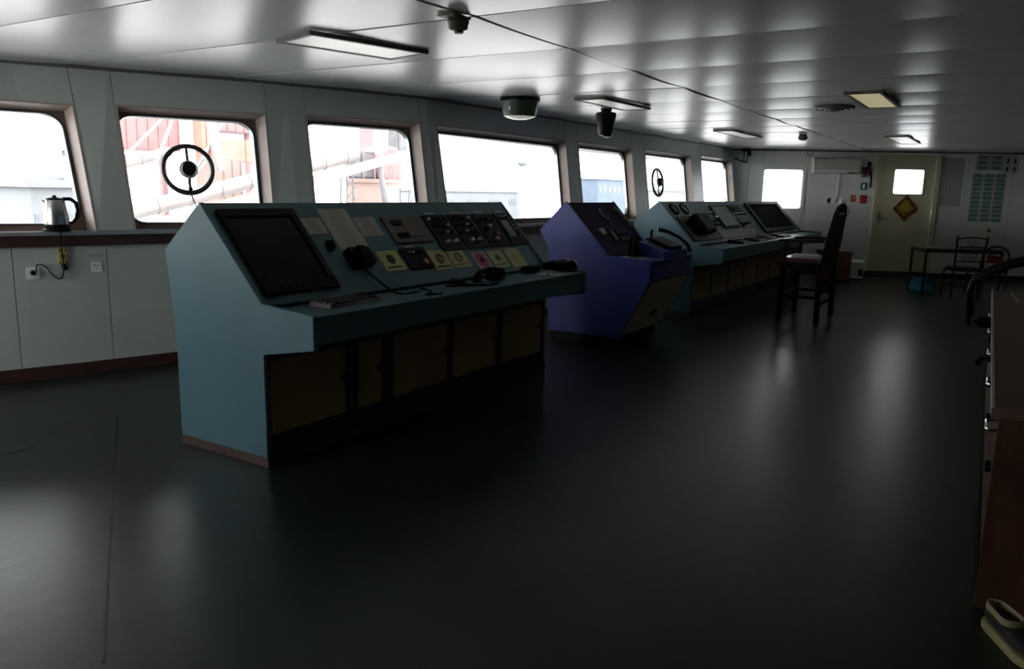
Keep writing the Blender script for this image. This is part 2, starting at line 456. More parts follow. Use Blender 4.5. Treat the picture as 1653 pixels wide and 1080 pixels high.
epanel(EWIN[1], 1.34, .09, HC); epanel(1.34, EDOOR[0], .09, HC); epanel(EDOOR[0], EDOOR[1], EDOOR[3], HC); epanel(EDOOR[1], 4.1, .09, HC)
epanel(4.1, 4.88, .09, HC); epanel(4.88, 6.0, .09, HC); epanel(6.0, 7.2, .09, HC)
m = MB(); m.box(-.1, EDOOR[0] - .05, -.012, .012, 0, .095); m.box(EDOOR[1] + .05, 7.2, -.012, .012, 0, .095)
tag(endobj(m, 'baseboard_right', M_trim, bevel=.003), 'dark brown baseboard under the far bulkhead', 'baseboard', kind='structure')
m = MB(); m.box(-.1, 7.2, -.02, .012, HC - .03, HC + .005)
tag(endobj(m, 'trim_3', mat('dark_olive_cornice', (.13, .13, .11), .5)), 'thin cornice strip above the far bulkhead', 'trim', kind='structure')

def ringplate(mb, inn, out, y0, y1):
    n = len(inn)
    A = [mb.bm.verts.new((p[0], y0, p[1])) for p in inn]; Bq = [mb.bm.verts.new((p[0], y0, p[1])) for p in out]
    C = [mb.bm.verts.new((p[0], y1, p[1])) for p in inn]; D = [mb.bm.verts.new((p[0], y1, p[1])) for p in out]
    for k in range(n):
        j = (k + 1) % n
        mb.bm.faces.new((A[k], A[j], Bq[j], Bq[k])); mb.bm.faces.new((C[k], D[k], D[j], C[j]))
        mb.bm.faces.new((A[k], C[k], C[j], A[j])); mb.bm.faces.new((Bq[k], Bq[j], D[j], D[k]))
w8 = bpy.data.objects.new('window_8', None); COL.objects.link(w8); w8.location = EW0; w8.rotation_euler = (0, 0, EWR)
tag(w8, 'small rounded window left of the air conditioner', 'window', kind='structure')
a, b, c, d = EWIN
m = MB(); ringplate(m, rrect(a + .03, b - .03, c + .03, d - .03, .05), rrect(a - .015, b + .015, c - .015, d + .015, .02), -.014, .05); m.build('frame', M_endwall, w8)
m = MB(); ringplate(m, rrect(a + .035, b - .035, c + .035, d - .035, .045), rrect(a + .025, b - .025, c + .025, d - .025, .05), .02, .04); m.build('gasket', M_rubber, w8)
m = MB(); m.plate(rrect(a + .03, b - .03, c + .03, d - .03, .05), .026, .032); m.build('pane', M_glass, w8)

dr = bpy.data.objects.new('door_1', None); COL.objects.link(dr); dr.location = EW0; dr.rotation_euler = (0, 0, EWR)
tag(dr, 'ivory door with small window and gold diamond ornament', 'door', kind='structure')
s0, s1, z0, z1 = EDOOR
for q in ((s0 - .05, s0 + .03, z0, z1 + .03), (s1 - .03, s1 + .05, z0, z1 + .03)):
    m = MB(); m.box(q[0], q[1], -.045, .06, q[2], q[3]); m.build('jamb', M_doorp, dr, bevel=.004)
m = MB(); m.box(s0 + .03, s1 - .03, -.045, .06, z1 - .03, z1 + .03); m.build('lintel', M_doorp, dr, bevel=.004)
m = MB(); m.box(s0 - .05, s1 + .05, -.06, .06, 0.0, z0 + .03); m.build('threshold', mat('brown_threshold', (.09, .07, .05), .5), dr, bevel=.006)
g = (2.845, 3.37, 1.51, 1.965)
lx0, lx1, lz0, lz1 = s0 + .0295, s1 - .0295, z0 + .0295, z1 - .0295
m = MB()
def rectloop(x0, x1, z0, z1, k=6):
    out = []
    for (X, Z, t) in ((x1, z1, 0), (x0, z1, 1), (x0, z0, 0), (x1, z0, 1)):
        for i in range(k + 1): out.append((X, Z))
    return out
inn = rrect(*g, .035); out = []
for kk, (X, Z) in enumerate(((lx1, lz1), (lx0, lz1), (lx0, lz0), (lx1, lz0))):
    gx = (g[1], g[0], g[0], g[1])[kk]; gz = (g[3], g[3], g[2], g[2])[kk]
    for i in range(7):
        f = i / 6
        if kk in (0, 2): p = (X, gz + (Z - gz) * min(1, 2 * f)) if f < .5 else (X + (gx - X) * (2 * f - 1), Z)
        else: p = (gx + (X - gx) * min(1, 2 * f), Z) if f < .5 else (X, Z + (gz - Z) * (2 * f - 1))
        out.append(p)
ringplate(m, inn, out, -.02, .02); leaf = m.build('leaf', M_doorp, dr, smooth=0)
m = MB(); ringplate(m, rrect(g[0] + .012, g[1] - .012, g[2] + .012, g[3] - .012, .03), rrect(g[0] - .012, g[1] + .012, g[2] - .012, g[3] + .012, .04), -.027, -.015); m.build('window_rim', M_alu, leaf)
m = MB(); m.plate(rrect(*g, .035), -.004, .004); m.build('pane', M_glass, leaf)
m = MB(); m.box(2.64, 2.675, -.03, -.018, 1.0, 1.16); m.build('lock_plate', M_steel, leaf, bevel=.004)
m = MB(); m.tube([(2.657, -.03, 1.07), (2.657, -.075, 1.07), (2.68, -.085, 1.07), (2.77, -.085, 1.065)], .010); m.build('handle', M_steel, leaf)
for zz in (.35, 1.15, 1.95):
    m = MB(); m.lathe([(.011, 0), (.011, .1)], 10, (lx1 + .004, -.024, zz)); m.build('hinge', M_steel, leaf)

# ------------------------------------------------------------------ consoles
AP = (.44, 1.345); FT = (0.0, .845)          # instrument slope, apex and foot in (y, z)
_sv = Vector((FT[0] - AP[0], FT[1] - AP[1])); SLEN = _sv.length; _sv.normalize(); _nv = Vector((_sv.y, -_sv.x))
if _nv.y < 0: _nv = -_nv
def SL(u, t, h): return (u, AP[0] + _sv.x * t + _nv.x * h, AP[1] + _sv.y * t + _nv.y * h)
SN = (0, _nv.x, _nv.y); SD = (0, _sv.x, _sv.y)
def sslab(mb, u0, u1, t0, t1, h0, h1):
    return mb.hexa([SL(u0, t1, h0), SL(u1, t1, h0), SL(u1, t0, h0), SL(u0, t0, h0), SL(u0, t1, h1), SL(u1, t1, h1), SL(u1, t0, h1), SL(u0, t0, h1)])
def sknob(mb, u, t, r, h, h0=0.0, seg=12):
    return mb.lathe([(r, h0), (r, h0 + h * .8), (r * .8, h0 + h)], seg, SL(u, t, 0), SN)
PROF = [(0, .05), (0, .60), (-.36, .69), (-.36, .815), (0.0, .83), (0.0, .845), (.44, 1.345), (.74, 1.09), (.68, .62), (.68, .05)]
ENDP = [(-.012, .05), (-.012, .59), (-.368, .68), (-.368, .832), (-.012, .855), (.44, 1.350), (.755, 1.09), (.695, .62), (.695, .05)]
STEPP = [(-.012, .05), (-.012, .60), (-.33, .665), (-.368, .69), (-.368, .832), (-.012, .855), (.44, 1.350), (.755, 1.09), (.695, .62), (.695, .05)]

def console(name, label, u0, u1, doors, body_mat, end_mat):
    L = u1 - u0
    t = thing(name, label, 'console', W(u0, 3.13))
    for a in (0, L - .03):
        m = MB(); m.prism([(-.012, .05), (-.012, .60), (-.368, .66), (-.368, .832), (-.012, .858), (.44, 1.350), (.755, 1.09), (.695, .62), (.695, .05)] if a else
                          [(-.012, .05), (-.012, .60), (-.368, .665), (-.368, .832), (-.012, .858), (.44, 1.350), (.755, 1.09), (.695, .62), (.695, .05)], a, a + .03)
        m.build('end_panel', end_mat, t, bevel=.003)
    m = MB(); m.prism([(0.02, .05), (0.02, .64), (.02, .80), (.44, 1.28), (.72, 1.07), (.66, .62), (.66, .05)], .03, L - .03); m.build('carcass', M_navy, t)
    m = MB(); sslab(m, .03, L - .03, 0, SLEN, -.02, 0); m.build('instrument_slope', body_mat, t, bevel=.002)
    m = MB(); m.hexa([(.03, .44, 1.325), (L - .03, .44, 1.325), (L - .03, .73, 1.07), (.03, .73, 1.07), (.03, .44, 1.345), (L - .03, .44, 1.345), (L - .03, .745, 1.085), (.03, .745, 1.085)]); m.build('rear_slope', body_mat, t)
    m = MB(); m.box(.03, L - .03, .655, .68, .05, 1.07); m.build('back_panel', body_mat, t)
    m = MB(); m.box(.03, L - .03, -.36, .03, .795, .825); m.build('desk_top', body_mat, t, bevel=.003)
    m = MB(); m.box(.03, L - .03, -.36, -.34, .685, .795); m.build('apron', body_mat, t, bevel=.003)
    m = MB(); m.hexa([(.03, -.34, .685), (L - .03, -.34, .685), (L - .03, .02, .60), (.03, .02, .60), (.03, -.34, .70), (L - .03, -.34, .70), (L - .03, .02, .62), (.03, .02, .62)]); m.build('knee_board', M_navy, t)
    m = MB(); m.box(0, L, -.02, .70, 0, .06); m.build('kick_plate', M_trim, t, bevel=.004)
    m = MB(); m.box(.03, L - .03, -.004, .022, .06, .16); m.build('bottom_rail', M_navy, t)
    m = MB(); m.box(.03, L - .03, -.004, .022, .565, .62); m.build('top_rail', M_navy, t)
    es = [.03] + [x for d in doors for x in d] + [L - .03]
    for k in range(0, len(es), 2):
        if es[k + 1] - es[k] > .012:
            m = MB(); m.box(es[k], es[k + 1], -.006, .022, .16, .565); m.build('stile', M_navy, t)
    for k, (a, b) in enumerate(doors):
        m = MB(); m.box(a + .004, b - .004, -.008, .018, .165, .56); d = m.build('door', M_cream, t, bevel=.003)
        m = MB(); x = b - .035; m.lathe([(.014, 0), (.016, .012), (.010, .018)], 12, (x, -.008, .38), (0, -1, 0)); m.box(x - .006, x + .006, -.034, -.024, .36, .40); m.build('latch', M_navy, d)
    return t

# --- near console
C1U = 2.63
d1 = [(2.665, 3.215), (3.31, 3.525), (3.625, 4.18), (4.24, 4.785), (4.85, 5.43)]
c1 = console('navigation_console', 'long teal console nearest the camera with dark monitor and switch panels', C1U, 5.50, [(a - C1U, b - C1U) for a, b in d1], M_teal, M_teal)
def c1p(u): return u - C1U
# monitor: bezel > screen
m = MB()
a, b, t0, t1 = c1p(2.69), c1p(3.215), .055, .615
for q in ((a, b, t0, t0 + .05), (a, b, t1 - .075, t1), (a, a + .045, t0 + .05, t1 - .075), (b - .045, b, t0 + .05, t1 - .075)): sslab(m, *q, 0, .022)
mon = m.build('monitor', M_black, c1, bevel=.003)
m = MB(); sslab(m, a + .04, b - .04, t0 + .045, t1 - .07, .0, .008); m.build('screen', M_blackgloss, mon)
for k in range(6):
    m = MB(); sknob(m, a + .12 + k * .05, t1 - .035, .008, .008, .022, 8); m.build('monitor_button', M_black, mon)
# brown plotter panel
m = MB(); sslab(m, c1p(3.915), c1p(4.30), .13, .345, 0, .012); bp_ = m.build('plotter_panel', mat('brown_grey_faceplate', (.10, .085, .07), .5, var=.25, scale=9), c1, bevel=.002)
m = MB(); sslab(m, c1p(3.98), c1p(4.07), .165, .20, .012, .018); m.build('display', M_blackgloss, bp_)
m = MB(); sslab(m, c1p(4.09), c1p(4.25), .16, .30, .012, .016); m.build('chart_strip', mat('tan_strip', (.15, .11, .09), .6), bp_)
for k in range(4):
    m = MB(); sslab(m, c1p(3.97 + .03 * k), c1p(3.985 + .03 * k), .27, .31, .012, .022); m.build('switch', M_black, bp_)
# four black switch panels with titles
def lamp_mat(n, c): return mat(n, c, .3, var=.05)
M_lw = lamp_mat('white_lamp_cap', (.55, .52, .48)); M_lr = lamp_mat('red_lamp_cap', (.42, .10, .08)); M_lg = lamp_mat('green_grey_plate', (.10, .14, .11))
M_lp = lamp_mat('pink_lamp_cap', (.5, .3, .26)); M_title = lamp_mat('grey_title_strip', (.38, .36, .38))
for k, (a, b) in enumerate(((4.34, 4.60), (4.635, 4.90), (4.935, 5.20), (5.235, 5.47))):
    m = MB(); sslab(m, c1p(a), c1p(b), .125, .435, 0, .012); pn = m.build('switch_panel', M_black, c1, bevel=.002)
    m = MB(); sslab(m, c1p(a + .06), c1p(b - .08), .095, .112, 0, .004); m.build('title_strip', M_title, c1)
    w = b - a
    if k < 2:
        for i in range(4):
            for j in range(3):
                m = MB(); sknob(m, c1p(a + w * (.18 + .22 * i)), .165 + .06 * j, .011, .016, .012, 10); m.build('toggle', M_black if (i + j + k) % 4 else M_lw, pn)
        for i in range(2):
            m = MB(); sknob(m, c1p(a + w * (.35 + .35 * i)), .37, .017, .024, .012); m.build('knob', M_lw if i == 0 or k == 0 else M_lp, pn)
    elif k == 2:
        for i, (x, y, mm_, r) in enumerate(((.5, .25, M_lp, .016), (.62, .33, M_lr, .02), (.45, .375, M_lw, .02), (.3, .27, M_black, .02), (.3, .18, M_black, .012), (.55, .18, M_black, .012), (.8, .2, M_black, .012))):
            m = MB(); sknob(m, c1p(a + w * x), y, r, .022, .012); m.build('knob', mm_, pn)
    else:
        m = MB(); sslab(m, c1p(a + .03), c1p(a + .13), .2, .36, .012, .016); m.build('label_plate', M_lg, pn)
        for i in range(7):
            m = MB(); sknob(m, c1p(a + w * .72), .15 + .035 * i, .009, .014, .012, 8); m.build('button', M_lw if i < 5 else M_lr, pn)
        for i in range(3):
            m = MB(); sknob(m, c1p(a + w * (.2 + .17 * i)), .16, .009, .014, .012, 8); m.build('button', M_lw, pn)
m = MB(); sslab(m, c1p(3.90), c1p(4.14), .39, .55, 0, .014); sp_ = m.build('alarm_panel', M_black, c1, bevel=.002)
m = MB(); sslab(m, c1p(3.98), c1p(4.06), .365, .38, 0, .004); m.build('title_strip', M_title, c1)
for i, (x, y, mm_) in enumerate(((3.96, .43, M_lr), (4.0, .43, M_lw), (4.04, .43, M_black), (4.08, .43, M_black), (4.07, .51, M_lr))):
    m = MB(); sknob(m, c1p(x), y, .011 if i < 4 else .022, .012, .014, 10); m.build('button', mm_, sp_)
# radio with coiled handset on the slope
m = MB(); sslab(m, c1p(3.40), c1p(3.58), .38, .50, 0, .06); rd = m.build('radio_box', M_black, c1, bevel=.006)
m = MB(); sslab(m, c1p(3.44), c1p(3.50), .395, .49, .06, .10); m.build('radio_handset', M_black, rd, bevel=.01)
m = MB(); sslab(m, c1p(3.31), c1p(3.36), .30, .35, 0, .03); m.build('small_microphone', M_black, c1, bevel=.005)

def slope_sheet(parent_u, u0, u1, t0, t1, mt, name, label, cat, group=None, skew=0.0, lift=.0015):
    o = W(parent_u, 3.13)
    m = MB(); p = [SL(u0 - skew, t1, lift), SL(u1 - skew, t1, lift), SL(u1, t0, lift), SL(u0, t0, lift)]
    q = [SL(u0 - skew, t1, lift + .001), SL(u1 - skew, t1, lift + .001), SL(u1, t0, lift + .001), SL(u0, t0, lift + .001)]
    m.hexa(p + q)
    ob = m.build(name, mt, None, smooth=0, uvplane=(p[0], Vector(p[1]) - Vector(p[0]), Vector(p[3]) - Vector(p[0])))
    return place(ob, o, PHI, label, cat, group)
M_prA = printed('printed_notice_grey', (.42, .41, .37), (.25, .25, .23), 12, 1, .5)
M_prB = printed('printed_long_sheet', (.50, .48, .42), (.36, .35, .30), 24, 1, .5)
M_yel = mat('yellow_green_card', (.52, .56, .20), .6, var=.05); M_yel2 = mat('pale_yellow_card', (.52, .52, .25), .6, var=.05)
slope_sheet(C1U, c1p(3.235), c1p(3.395), .115, .235, M_prA, 'paper_notice', 'small printed notice right beside the dark monitor', 'notice')
slope_sheet(C1U, c1p(3.41), c1p(3.655), .05, .355, M_prB, 'paper_notice', 'long paper sheet on near console, tallest of the notices', 'notice')
slope_sheet(C1U, c1p(3.665), c1p(3.86), .12, .27, M_prA, 'paper_notice', 'printed notice between the long sheet and brown plotter panel', 'notice')
def card(u0, u1, t0, t1, base, label, blobs):
    o = slope_sheet(C1U, c1p(u0), c1p(u1), t0, t1, base, 'warning_card', label, 'notice', 'cards along the foot of the near console')
    cu, ct = c1p((u0 + u1) / 2), (t0 + t1) / 2
    for (kind, r, mt) in blobs:
        m = MB()
        if kind == 'disc': m.lathe([(r, .0026), (r, .0034)], 24, SL(cu, ct - .01, 0), SN)
        elif kind == 'dot': m.lathe([(r, .0034), (r, .0042)], 20, SL(cu, ct - .01, 0), SN)
        elif kind == 'ring': m.torus(SL(cu, ct - .01, .0075), SN, r, .005, 28, 6)
        elif kind == 'bar': sslab(m, cu - .012, cu + .012, ct - .04, ct + .018, .0028, .004)
        elif kind == 'text': sslab(m, cu - (u1 - u0) * .38, cu + (u1 - u0) * .36, t1 - .032, t1 - .022, .0026, .0032)
        m.build('printed_mark', mt, o)
M_inkd = mat('dark_green_ink', (.02, .09, .03), .6); M_inko = mat('brown_orange_ink', (.30, .12, .03), .6); M_inkp = mat('magenta_ink', (.55, .07, .17), .6); M_inkk = mat('black_ink', (.02, .02, .02), .6)
M_pk = mat('pale_pink_card', (.55, .42, .40), .6, var=.05); M_inkg2 = mat('olive_ink', (.12, .14, .03), .6); M_faint = mat('faint_yellow_ink', (.44, .46, .16), .6)
card(3.68, 3.87, .39, .545, M_yel, 'yellow green card with dark green round sign under plotter panel', (('disc', .036, M_inkd), ('text', 0, M_inkk)))
card(4.15, 4.345, .42, .58, M_yel2, 'pale yellow card with brown crossed ring, left of its twin', (('ring', .034, M_inko), ('bar', 0, M_inko), ('text', 0, M_inkk)))
card(4.36, 4.55, .43, .58, M_yel2, 'pale yellow card with plain orange ring beside coiled handset', (('ring', .034, M_inko), ('text', 0, M_inko)))
card(4.625, 4.80, .46, .635, M_pk, 'pink card with a large magenta round sign', (('disc', .066, M_inkp), ('dot', .026, M_inkk)))
card(4.825, 5.02, .465, .62, M_yel2, 'pale yellow card with small dark olive sign right of pink card', (('disc', .03, M_inkg2), ('text', 0, M_inkg2)))
card(5.055, 5.255, .46, .635, M_yel2, 'faded yellow card, rightmost of the row on near console', (('disc', .03, M_faint), ('text', 0, M_faint)))

# things on the near console's desk (z of desk top = .826)
ZD = .826
k_ = thing('keyboard', 'grey keyboard lying on near console below the dark monitor', 'keyboard', W(3.10, 3.0, ZD), PHI + R(6))
m = MB(); m.hexa([(-.22, -.075, 0), (.22, -.075, 0), (.22, .075, 0), (-.22, .075, 0), (-.215, -.07, .016), (.215, -.07, .016), (.215, .07, .028), (-.215, .07, .028)]); m.build('case', mat('grey_keyboard_case', (.13, .12, .10), .5), k_, bevel=.003)
kk = None
for r_ in range(4):
    for c_ in range(12):
        x = -.195 + c_ * .0335; y = -.055 + r_ * .032
        if kk is None:
            m = MB(); m.box(-.013, .013, -.012, .012, 0, .009); kk = m.build('key', mat('dark_key', (.05, .047, .04), .5), k_, bevel=.002); o = kk
        else:
            o = kk.copy(); COL.objects.link(o)
        o.location = (x, y, .0165 + (y + .07) * .0857)
def cable(name, pts, r, mt, label, cat='cable', base=None, sub=6):
    P = [Vector(p) for p in pts]; out = []
    Q = [P[0]] + P + [P[-1]]
    for i in range(1, len(Q) - 2):
        for s in range(sub):
            t = s / sub; a, b, c, d = Q[i - 1], Q[i], Q[i + 1], Q[i + 2]
            out.append(.5 * ((2 * b) + (c - a) * t + (2 * a - 5 * b + 4 * c - d) * t * t + (3 * b - a - 3 * c + d) * t ** 3))
    out.append(P[-1])
    m = MB(); m.tube(out, r, 6)
    o = m.build(name, mt)
    return tag(o, label, cat) if label else o
def D(u, n, h=.006): return W(u, n, ZD + h)
cable('handset_cord', [W(3.49, 3.28, 1.0), W(3.50, 3.12, .90), D(3.55, 3.02), D(3.68, 2.98), D(3.82, 3.06), D(3.75, 2.92), D(3.62, 2.86), D(3.72, 2.82)], .006, M_black, 'black cord drooping from radio on near console slope')
cable('handset_cord', [D(4.02, 3.02), D(4.12, 2.94), D(4.25, 2.9), D(4.36, 2.95)], .006, M_black, 'short black cord left of the coiled handset')
h = thing('telephone_handset', 'black telephone handset with thick cord coil on near console', 'handset', W(4.50, 3.03, ZD), PHI + R(8))
m = MB(); m.tube([(-.14, 0, .035), (-.11, 0, .06), (0, 0, .075), (.11, 0, .06), (.14, 0, .035)], [.026, .02, .017, .02, .026], 10); m.build('grip', M_black, h)
for x in (-.14, .14):
    m = MB(); m.lathe([(.03, 0), (.032, .02), (.026, .045)], 16, (x, 0, 0)); m.build('ear_cap', M_black, h)
pts = [(.02 + .10 * math.cos(t * .7) * (1 - t / 60), -.06 + .055 * math.sin(t * .7), .014 + .0018 * t) for t in range(0, 40)]
m = MB(); m.tube(pts, .011, 6); m.build('coiled_cord', M_black, h)
h = thing('radio_microphone', 'small black hand microphone lying left of the telephone handset', 'microphone', W(4.18, 3.04, ZD), PHI + R(-15))
m = MB(); m.hexa([(-.035, -.05, 0), (.035, -.05, 0), (.04, .05, 0), (-.04, .05, 0), (-.03, -.045, .03), (.03, -.045, .03), (.034, .045, .04), (-.034, .045, .04)]); m.build('body', M_black, h, bevel=.008)
m = MB(); m.tube([(0, -.05, .015), (.01, -.12, .012), (.08, -.2, .01), (.2, -.17, .01)], .006, 6); m.build('cord', M_black, h)
m = MB(); m.box(-.16, .16, -.1, .1, 0, .003); place(m.build('paper_sheet', M_paper, smooth=0), W(5.22, 2.90, ZD + .001), PHI + R(6), 'white paper sheet lying at the far end of near console', 'paper')
pp = thing('pen', 'black pen on white paper sheet at near console', 'pen', W(5.10, 2.88, ZD + .0095), PHI + R(25))
m = MB(); m.tube([(-.07, 0, 0), (.06, 0, 0), (.072, 0, 0)], [.005, .005, .001], 8); m.build('barrel', M_black, pp)

def binoculars(label, loc, rz, standing=False):
    t = thing('binoculars', label, 'binoculars', loc, rz, None)
    pr = [(.0, 0), (.034, 0), (.036, .01), (.034, .05), (.027, .07), (.029, .10), (.026, .125), (.021, .13), (.021, .155), (.0, .155)]
    for s in (-1, 1):
        m = MB()
        if standing: m.lathe(pr, 18, (s * .042, 0, 0))
        else: m.lathe(pr, 18, (s * .042, -.08, .037), (0, 1, 0))
        b = m.build('barrel', M_black, t)
        m = MB()
        if standing: m.lathe([(.0365, .0), (.0375, .004), (.0365, .010)], 18, (s * .042, 0, 0.001))
        else: m.lathe([(.0365, .0), (.0375, .004), (.0365, .010)], 18, (s * .042, -.079, .037), (0, 1, 0))
        m.build('objective_ring', M_steel, b)
    m = MB()
    if standing: m.box(-.03, .03, -.012, .012, .06, .085); m.lathe([(.009, 0), (.009, .05)], 12, (0, 0, .07))
    else: m.box(-.03, .03, -.02, .005, .03, .05); m.lathe([(.009, 0), (.009, .05)], 12, (0, -.01, .045), (0, 1, 0))
    m.build('hinge', M_black, t)
    t.scale = (1.3, 1.3, 1.3)
    return t
binoculars('black binoculars lying flat at far end of near console', W(5.34, 2.92, ZD + .0045), PHI + R(60))
m = MB(); m.box(-.10, .10, -.045, .045, 0, .055); place(m.build('binocular_case', M_black, bevel=.012), W(5.16, 3.07, ZD), PHI + R(8), 'black padded case behind the flat lying binoculars', 'case')

# --- blue console
BU, BW = 6.62, 1.06
bt = thing('steering_console', 'royal blue steering console with slanted beige front panel', 'console', W(BU, 3.13))
bprof = [(-.16, .11), (-.44, .66), (-.44, .845), (-.01, .87), (.44, 1.352), (.72, 1.07), (.62, .92), (.60, .11)]
for a in (0, BW - .025):
    m = MB(); m.prism(bprof, a, a + .025); m.build('side_panel', M_blue, bt, bevel=.004)
m = MB(); m.prism([(-.13, .12), (-.41, .66), (-.41, .80), (0, .82), (.44, 1.30), (.69, 1.06), (.59, .91), (.57, .12)], .025, BW - .025); m.build('carcass', M_blue, bt)
m = MB(); sslab(m, .022, BW - .022, .01, SLEN - .01, -.02, .004); m.build('instrument_slope', M_bluedk, bt, bevel=.002)
m = MB(); m.box(.025, BW - .025, -.435, .0, .81, .838); m.build('desk_top', M_blue, bt, bevel=.003)
m = MB(); m.box(.05, .55, -.30, -.01, .838, .843); m.build('desk_mat', mat('pale_desk_mat', (.38, .38, .38), .5), bt)
m = MB(); m.box(.025, BW - .025, -.442, -.42, .66, .80); m.build('apron', M_blue, bt, bevel=.003)
m = MB(); m.hexa([(.05, -.172, .13), (BW - .05, -.172, .13), (BW - .05, -.14, .13), (.05, -.14, .13), (.05, -.445, .645), (BW - .05, -.445, .645), (BW - .05, -.41, .645), (.05, -.41, .645)])
fp = m.build('slanted_front_panel', M_beige, bt, bevel=.004)
m = MB(); m.hexa([(.50, -.272, .275), (.58, -.272, .275), (.58, -.25, .275), (.50, -.25, .275), (.50, -.295, .325), (.58, -.295, .325), (.58, -.27, .325), (.50, -.27, .325)]); m.build('latch', M_black, fp, bevel=.003)
m = MB(); m.box(.03, BW - .03, -.10, .58, 0, .115); m.build('plinth', M_black, bt)
def bgauge(u, t, r, parent, rim=M_steel, facem=None):
    m = MB(); m.lathe([(r, 0), (r, .02), (r * .82, .024), (r * .82, .012)], 28, SL(u, t, 0), SN); g_ = m.build('gauge_rim', rim, parent)
    m = MB(); m.lathe([(r * .82, .010), (r * .82, .013)], 28, SL(u, t, 0), SN); m.build('gauge_face', facem or M_blackgloss, g_)
    m = MB(); sslab(m, u - .003, u + .003, t - r * .65, t + r * .15, .013, .016); m.build('needle', M_lw, g_)
bgauge(.57, .17, .075, bt, mat('worn_grey_rim', (.25, .25, .26), .4, metal=.6))
m = MB(); m.tube([SL(.88, .10, .02), SL(.90, .13, .035), SL(.955, .31, .035), SL(.965, .34, .02)], .018, 8); m.build('grey_grab_bar', mat('grey_bar', (.22, .22, .23), .4), bt)
m = MB(); sslab(m, .22, .31, .34, .42, .004, .03); m.build('grey_switch', mat('pale_grey_switch', (.40, .38, .38), .5), bt, bevel=.008)
m = MB(); sslab(m, .42, .50, .38, .49, .004, .02); m.build('dark_switch_plate', mat('dim_violet_plate', (.07, .06, .09), .5), bt, bevel=.003)
m = MB(); sslab(m, .56, .78, .36, .5, .004, .014); pl = m.build('indicator_plate', M_black, bt, bevel=.003)
for k in range(3):
    m = MB(); sknob(m, .60 + .07 * k, .43, .016, .02, .014); m.build('knob', M_black, pl)
m = MB(); m.prism([(-.40, .838), (-.40, .90), (-.14, .985), (-.10, .985), (-.10, .838)], .42, BW - .03); wd = m.build('telegraph_pedestal', M_blue, bt, bevel=.004)
tg = thing('telephone', 'black desk telephone with curved handset on blue console', 'telephone', W(BU + .74, 2.86, .905), PHI)
m = MB(); m.prism([(-.12, .0), (-.12, .035), (.1, .115), (.14, .10), (.14, .095)], -.15, .17); m.build('base', M_black, tg, bevel=.006)
m = MB(); m.tube([(.19, -.20, -.02), (.20, -.16, .05), (.19, -.07, .115), (.15, .03, .165), (.09, .11, .185)], [.02, .017, .015, .017, .022], 10); m.build('handset', M_black, tg)
m = MB(); m.tube([(-.10, .09, .09), (-.105, .1, .16), (-.10, .095, .185)], [.012, .012, .016], 8); m.build('lever', M_black, tg)
binoculars('black binoculars standing upright on blue console desk', W(BU + .32, 3.0, .8435), PHI + R(35), True)
b2 = thing('radio_handset', 'black upright handheld radio beside standing binoculars on blue console', 'radio', W(BU + .50, 3.066, .8435), PHI)
m = MB(); m.box(-.035, .035, -.022, .022, 0, .15); m.build('body', M_black, b2, bevel=.006)
m = MB(); m.lathe([(.007, .15), (.006, .19)], 8, (-.02, 0, 0)); m.build('antenna', M_black, b2)
m = MB(); m.lathe([(.009, .15), (.009, .165)], 10, (.015, 0, 0)); m.build('knob', M_black, b2)

# --- far teal console
C2U = 8.95
d2 = [(9.02 + .715 * k, 9.67 + .715 * k) for k in range(7)]
c2 = console('engine_console', 'long teal console farther away beside dark wooden pilot chair', C2U, 14.45, [(a - C2U, b - C2U) for a, b in d2], M_teal, M_teal)
def c2p(u): return u - C2U
M_gr = mat('dim_grey_glass', (.16, .17, .15), .3)
for u in (9.22, 9.56): bgauge(c2p(u), .125, .085, c2, M_black, M_gr)
m = MB(); sslab(m, c2p(9.1), c2p(10.2), .24, .62, 0, .012); sp2 = m.build('engine_panel', M_black, c2, bevel=.003)
m = MB(); sslab(m, c2p(9.45), c2p(9.85), .27, .55, .012, .12); m.build('throttle_housing', M_black, sp2, bevel=.02)
m = MB(); m.tube([SL(c2p(9.86), .30, .12), SL(c2p(9.90), .31, .17), SL(c2p(10.0), .38, .15), SL(c2p(10.02), .43, .1)], .014, 8); m.build('lever', M_chrome, sp2)
for k in range(5):
    for j in range(2):
        m = MB(); sknob(m, c2p(10.28 + .05 * k), .33 + .07 * j, .014, .014, .0, 8); m.build('button', M_black if (k + j) % 3 else M_lr, c2)
m = MB()
a, b, t0, t1 = c2p(10.55), c2p(11.22), .085, .47
sslab(m, a, b, t0, t1, 0, .02); mo = m.build('grey_display', M_black, c2, bevel=.004)
m = MB(); sslab(m, a + .05, b - .03, t0 + .03, t1 - .03, .02, .024); m.build('screen', M_gr, mo)
for k, (a, b, t0, t1, mt) in enumerate(((11.4, 11.95, .07, .2, M_black), (11.45, 11.9, .22, .3, M_gr), (11.4, 12.0, .32, .5, M_black))):
    m = MB(); sslab(m, c2p(a), c2p(b), t0, t1, 0, .014); q = m.build('radio_panel', mt, c2, bevel=.003)
    for j in range(4):
        m = MB(); sknob(m, c2p(a + .08 + .12 * j), (t0 + t1) / 2, .018, .02, .014, 10); m.build('knob', M_black if mt is not M_black else M_gr, q)
m = MB(); a, b, t0, t1 = c2p(12.3), c2p(14.2), .05, .62
for q in ((a, b, t0, t0 + .04), (a, b, t1 - .06, t1), (a, a + .08, t0 + .04, t1 - .06), (b - .08, b, t0 + .04, t1 - .06)): sslab(m, *q, 0, .03)
mo = m.build('wide_monitor', M_black, c2, bevel=.004)
m = MB(); sslab(m, a + .07, b - .07, t0 + .035, t1 - .055, 0, .012); m.build('screen', mat('dark_green_screen', (.004, .006, .0055), .8, spec=.02), mo)
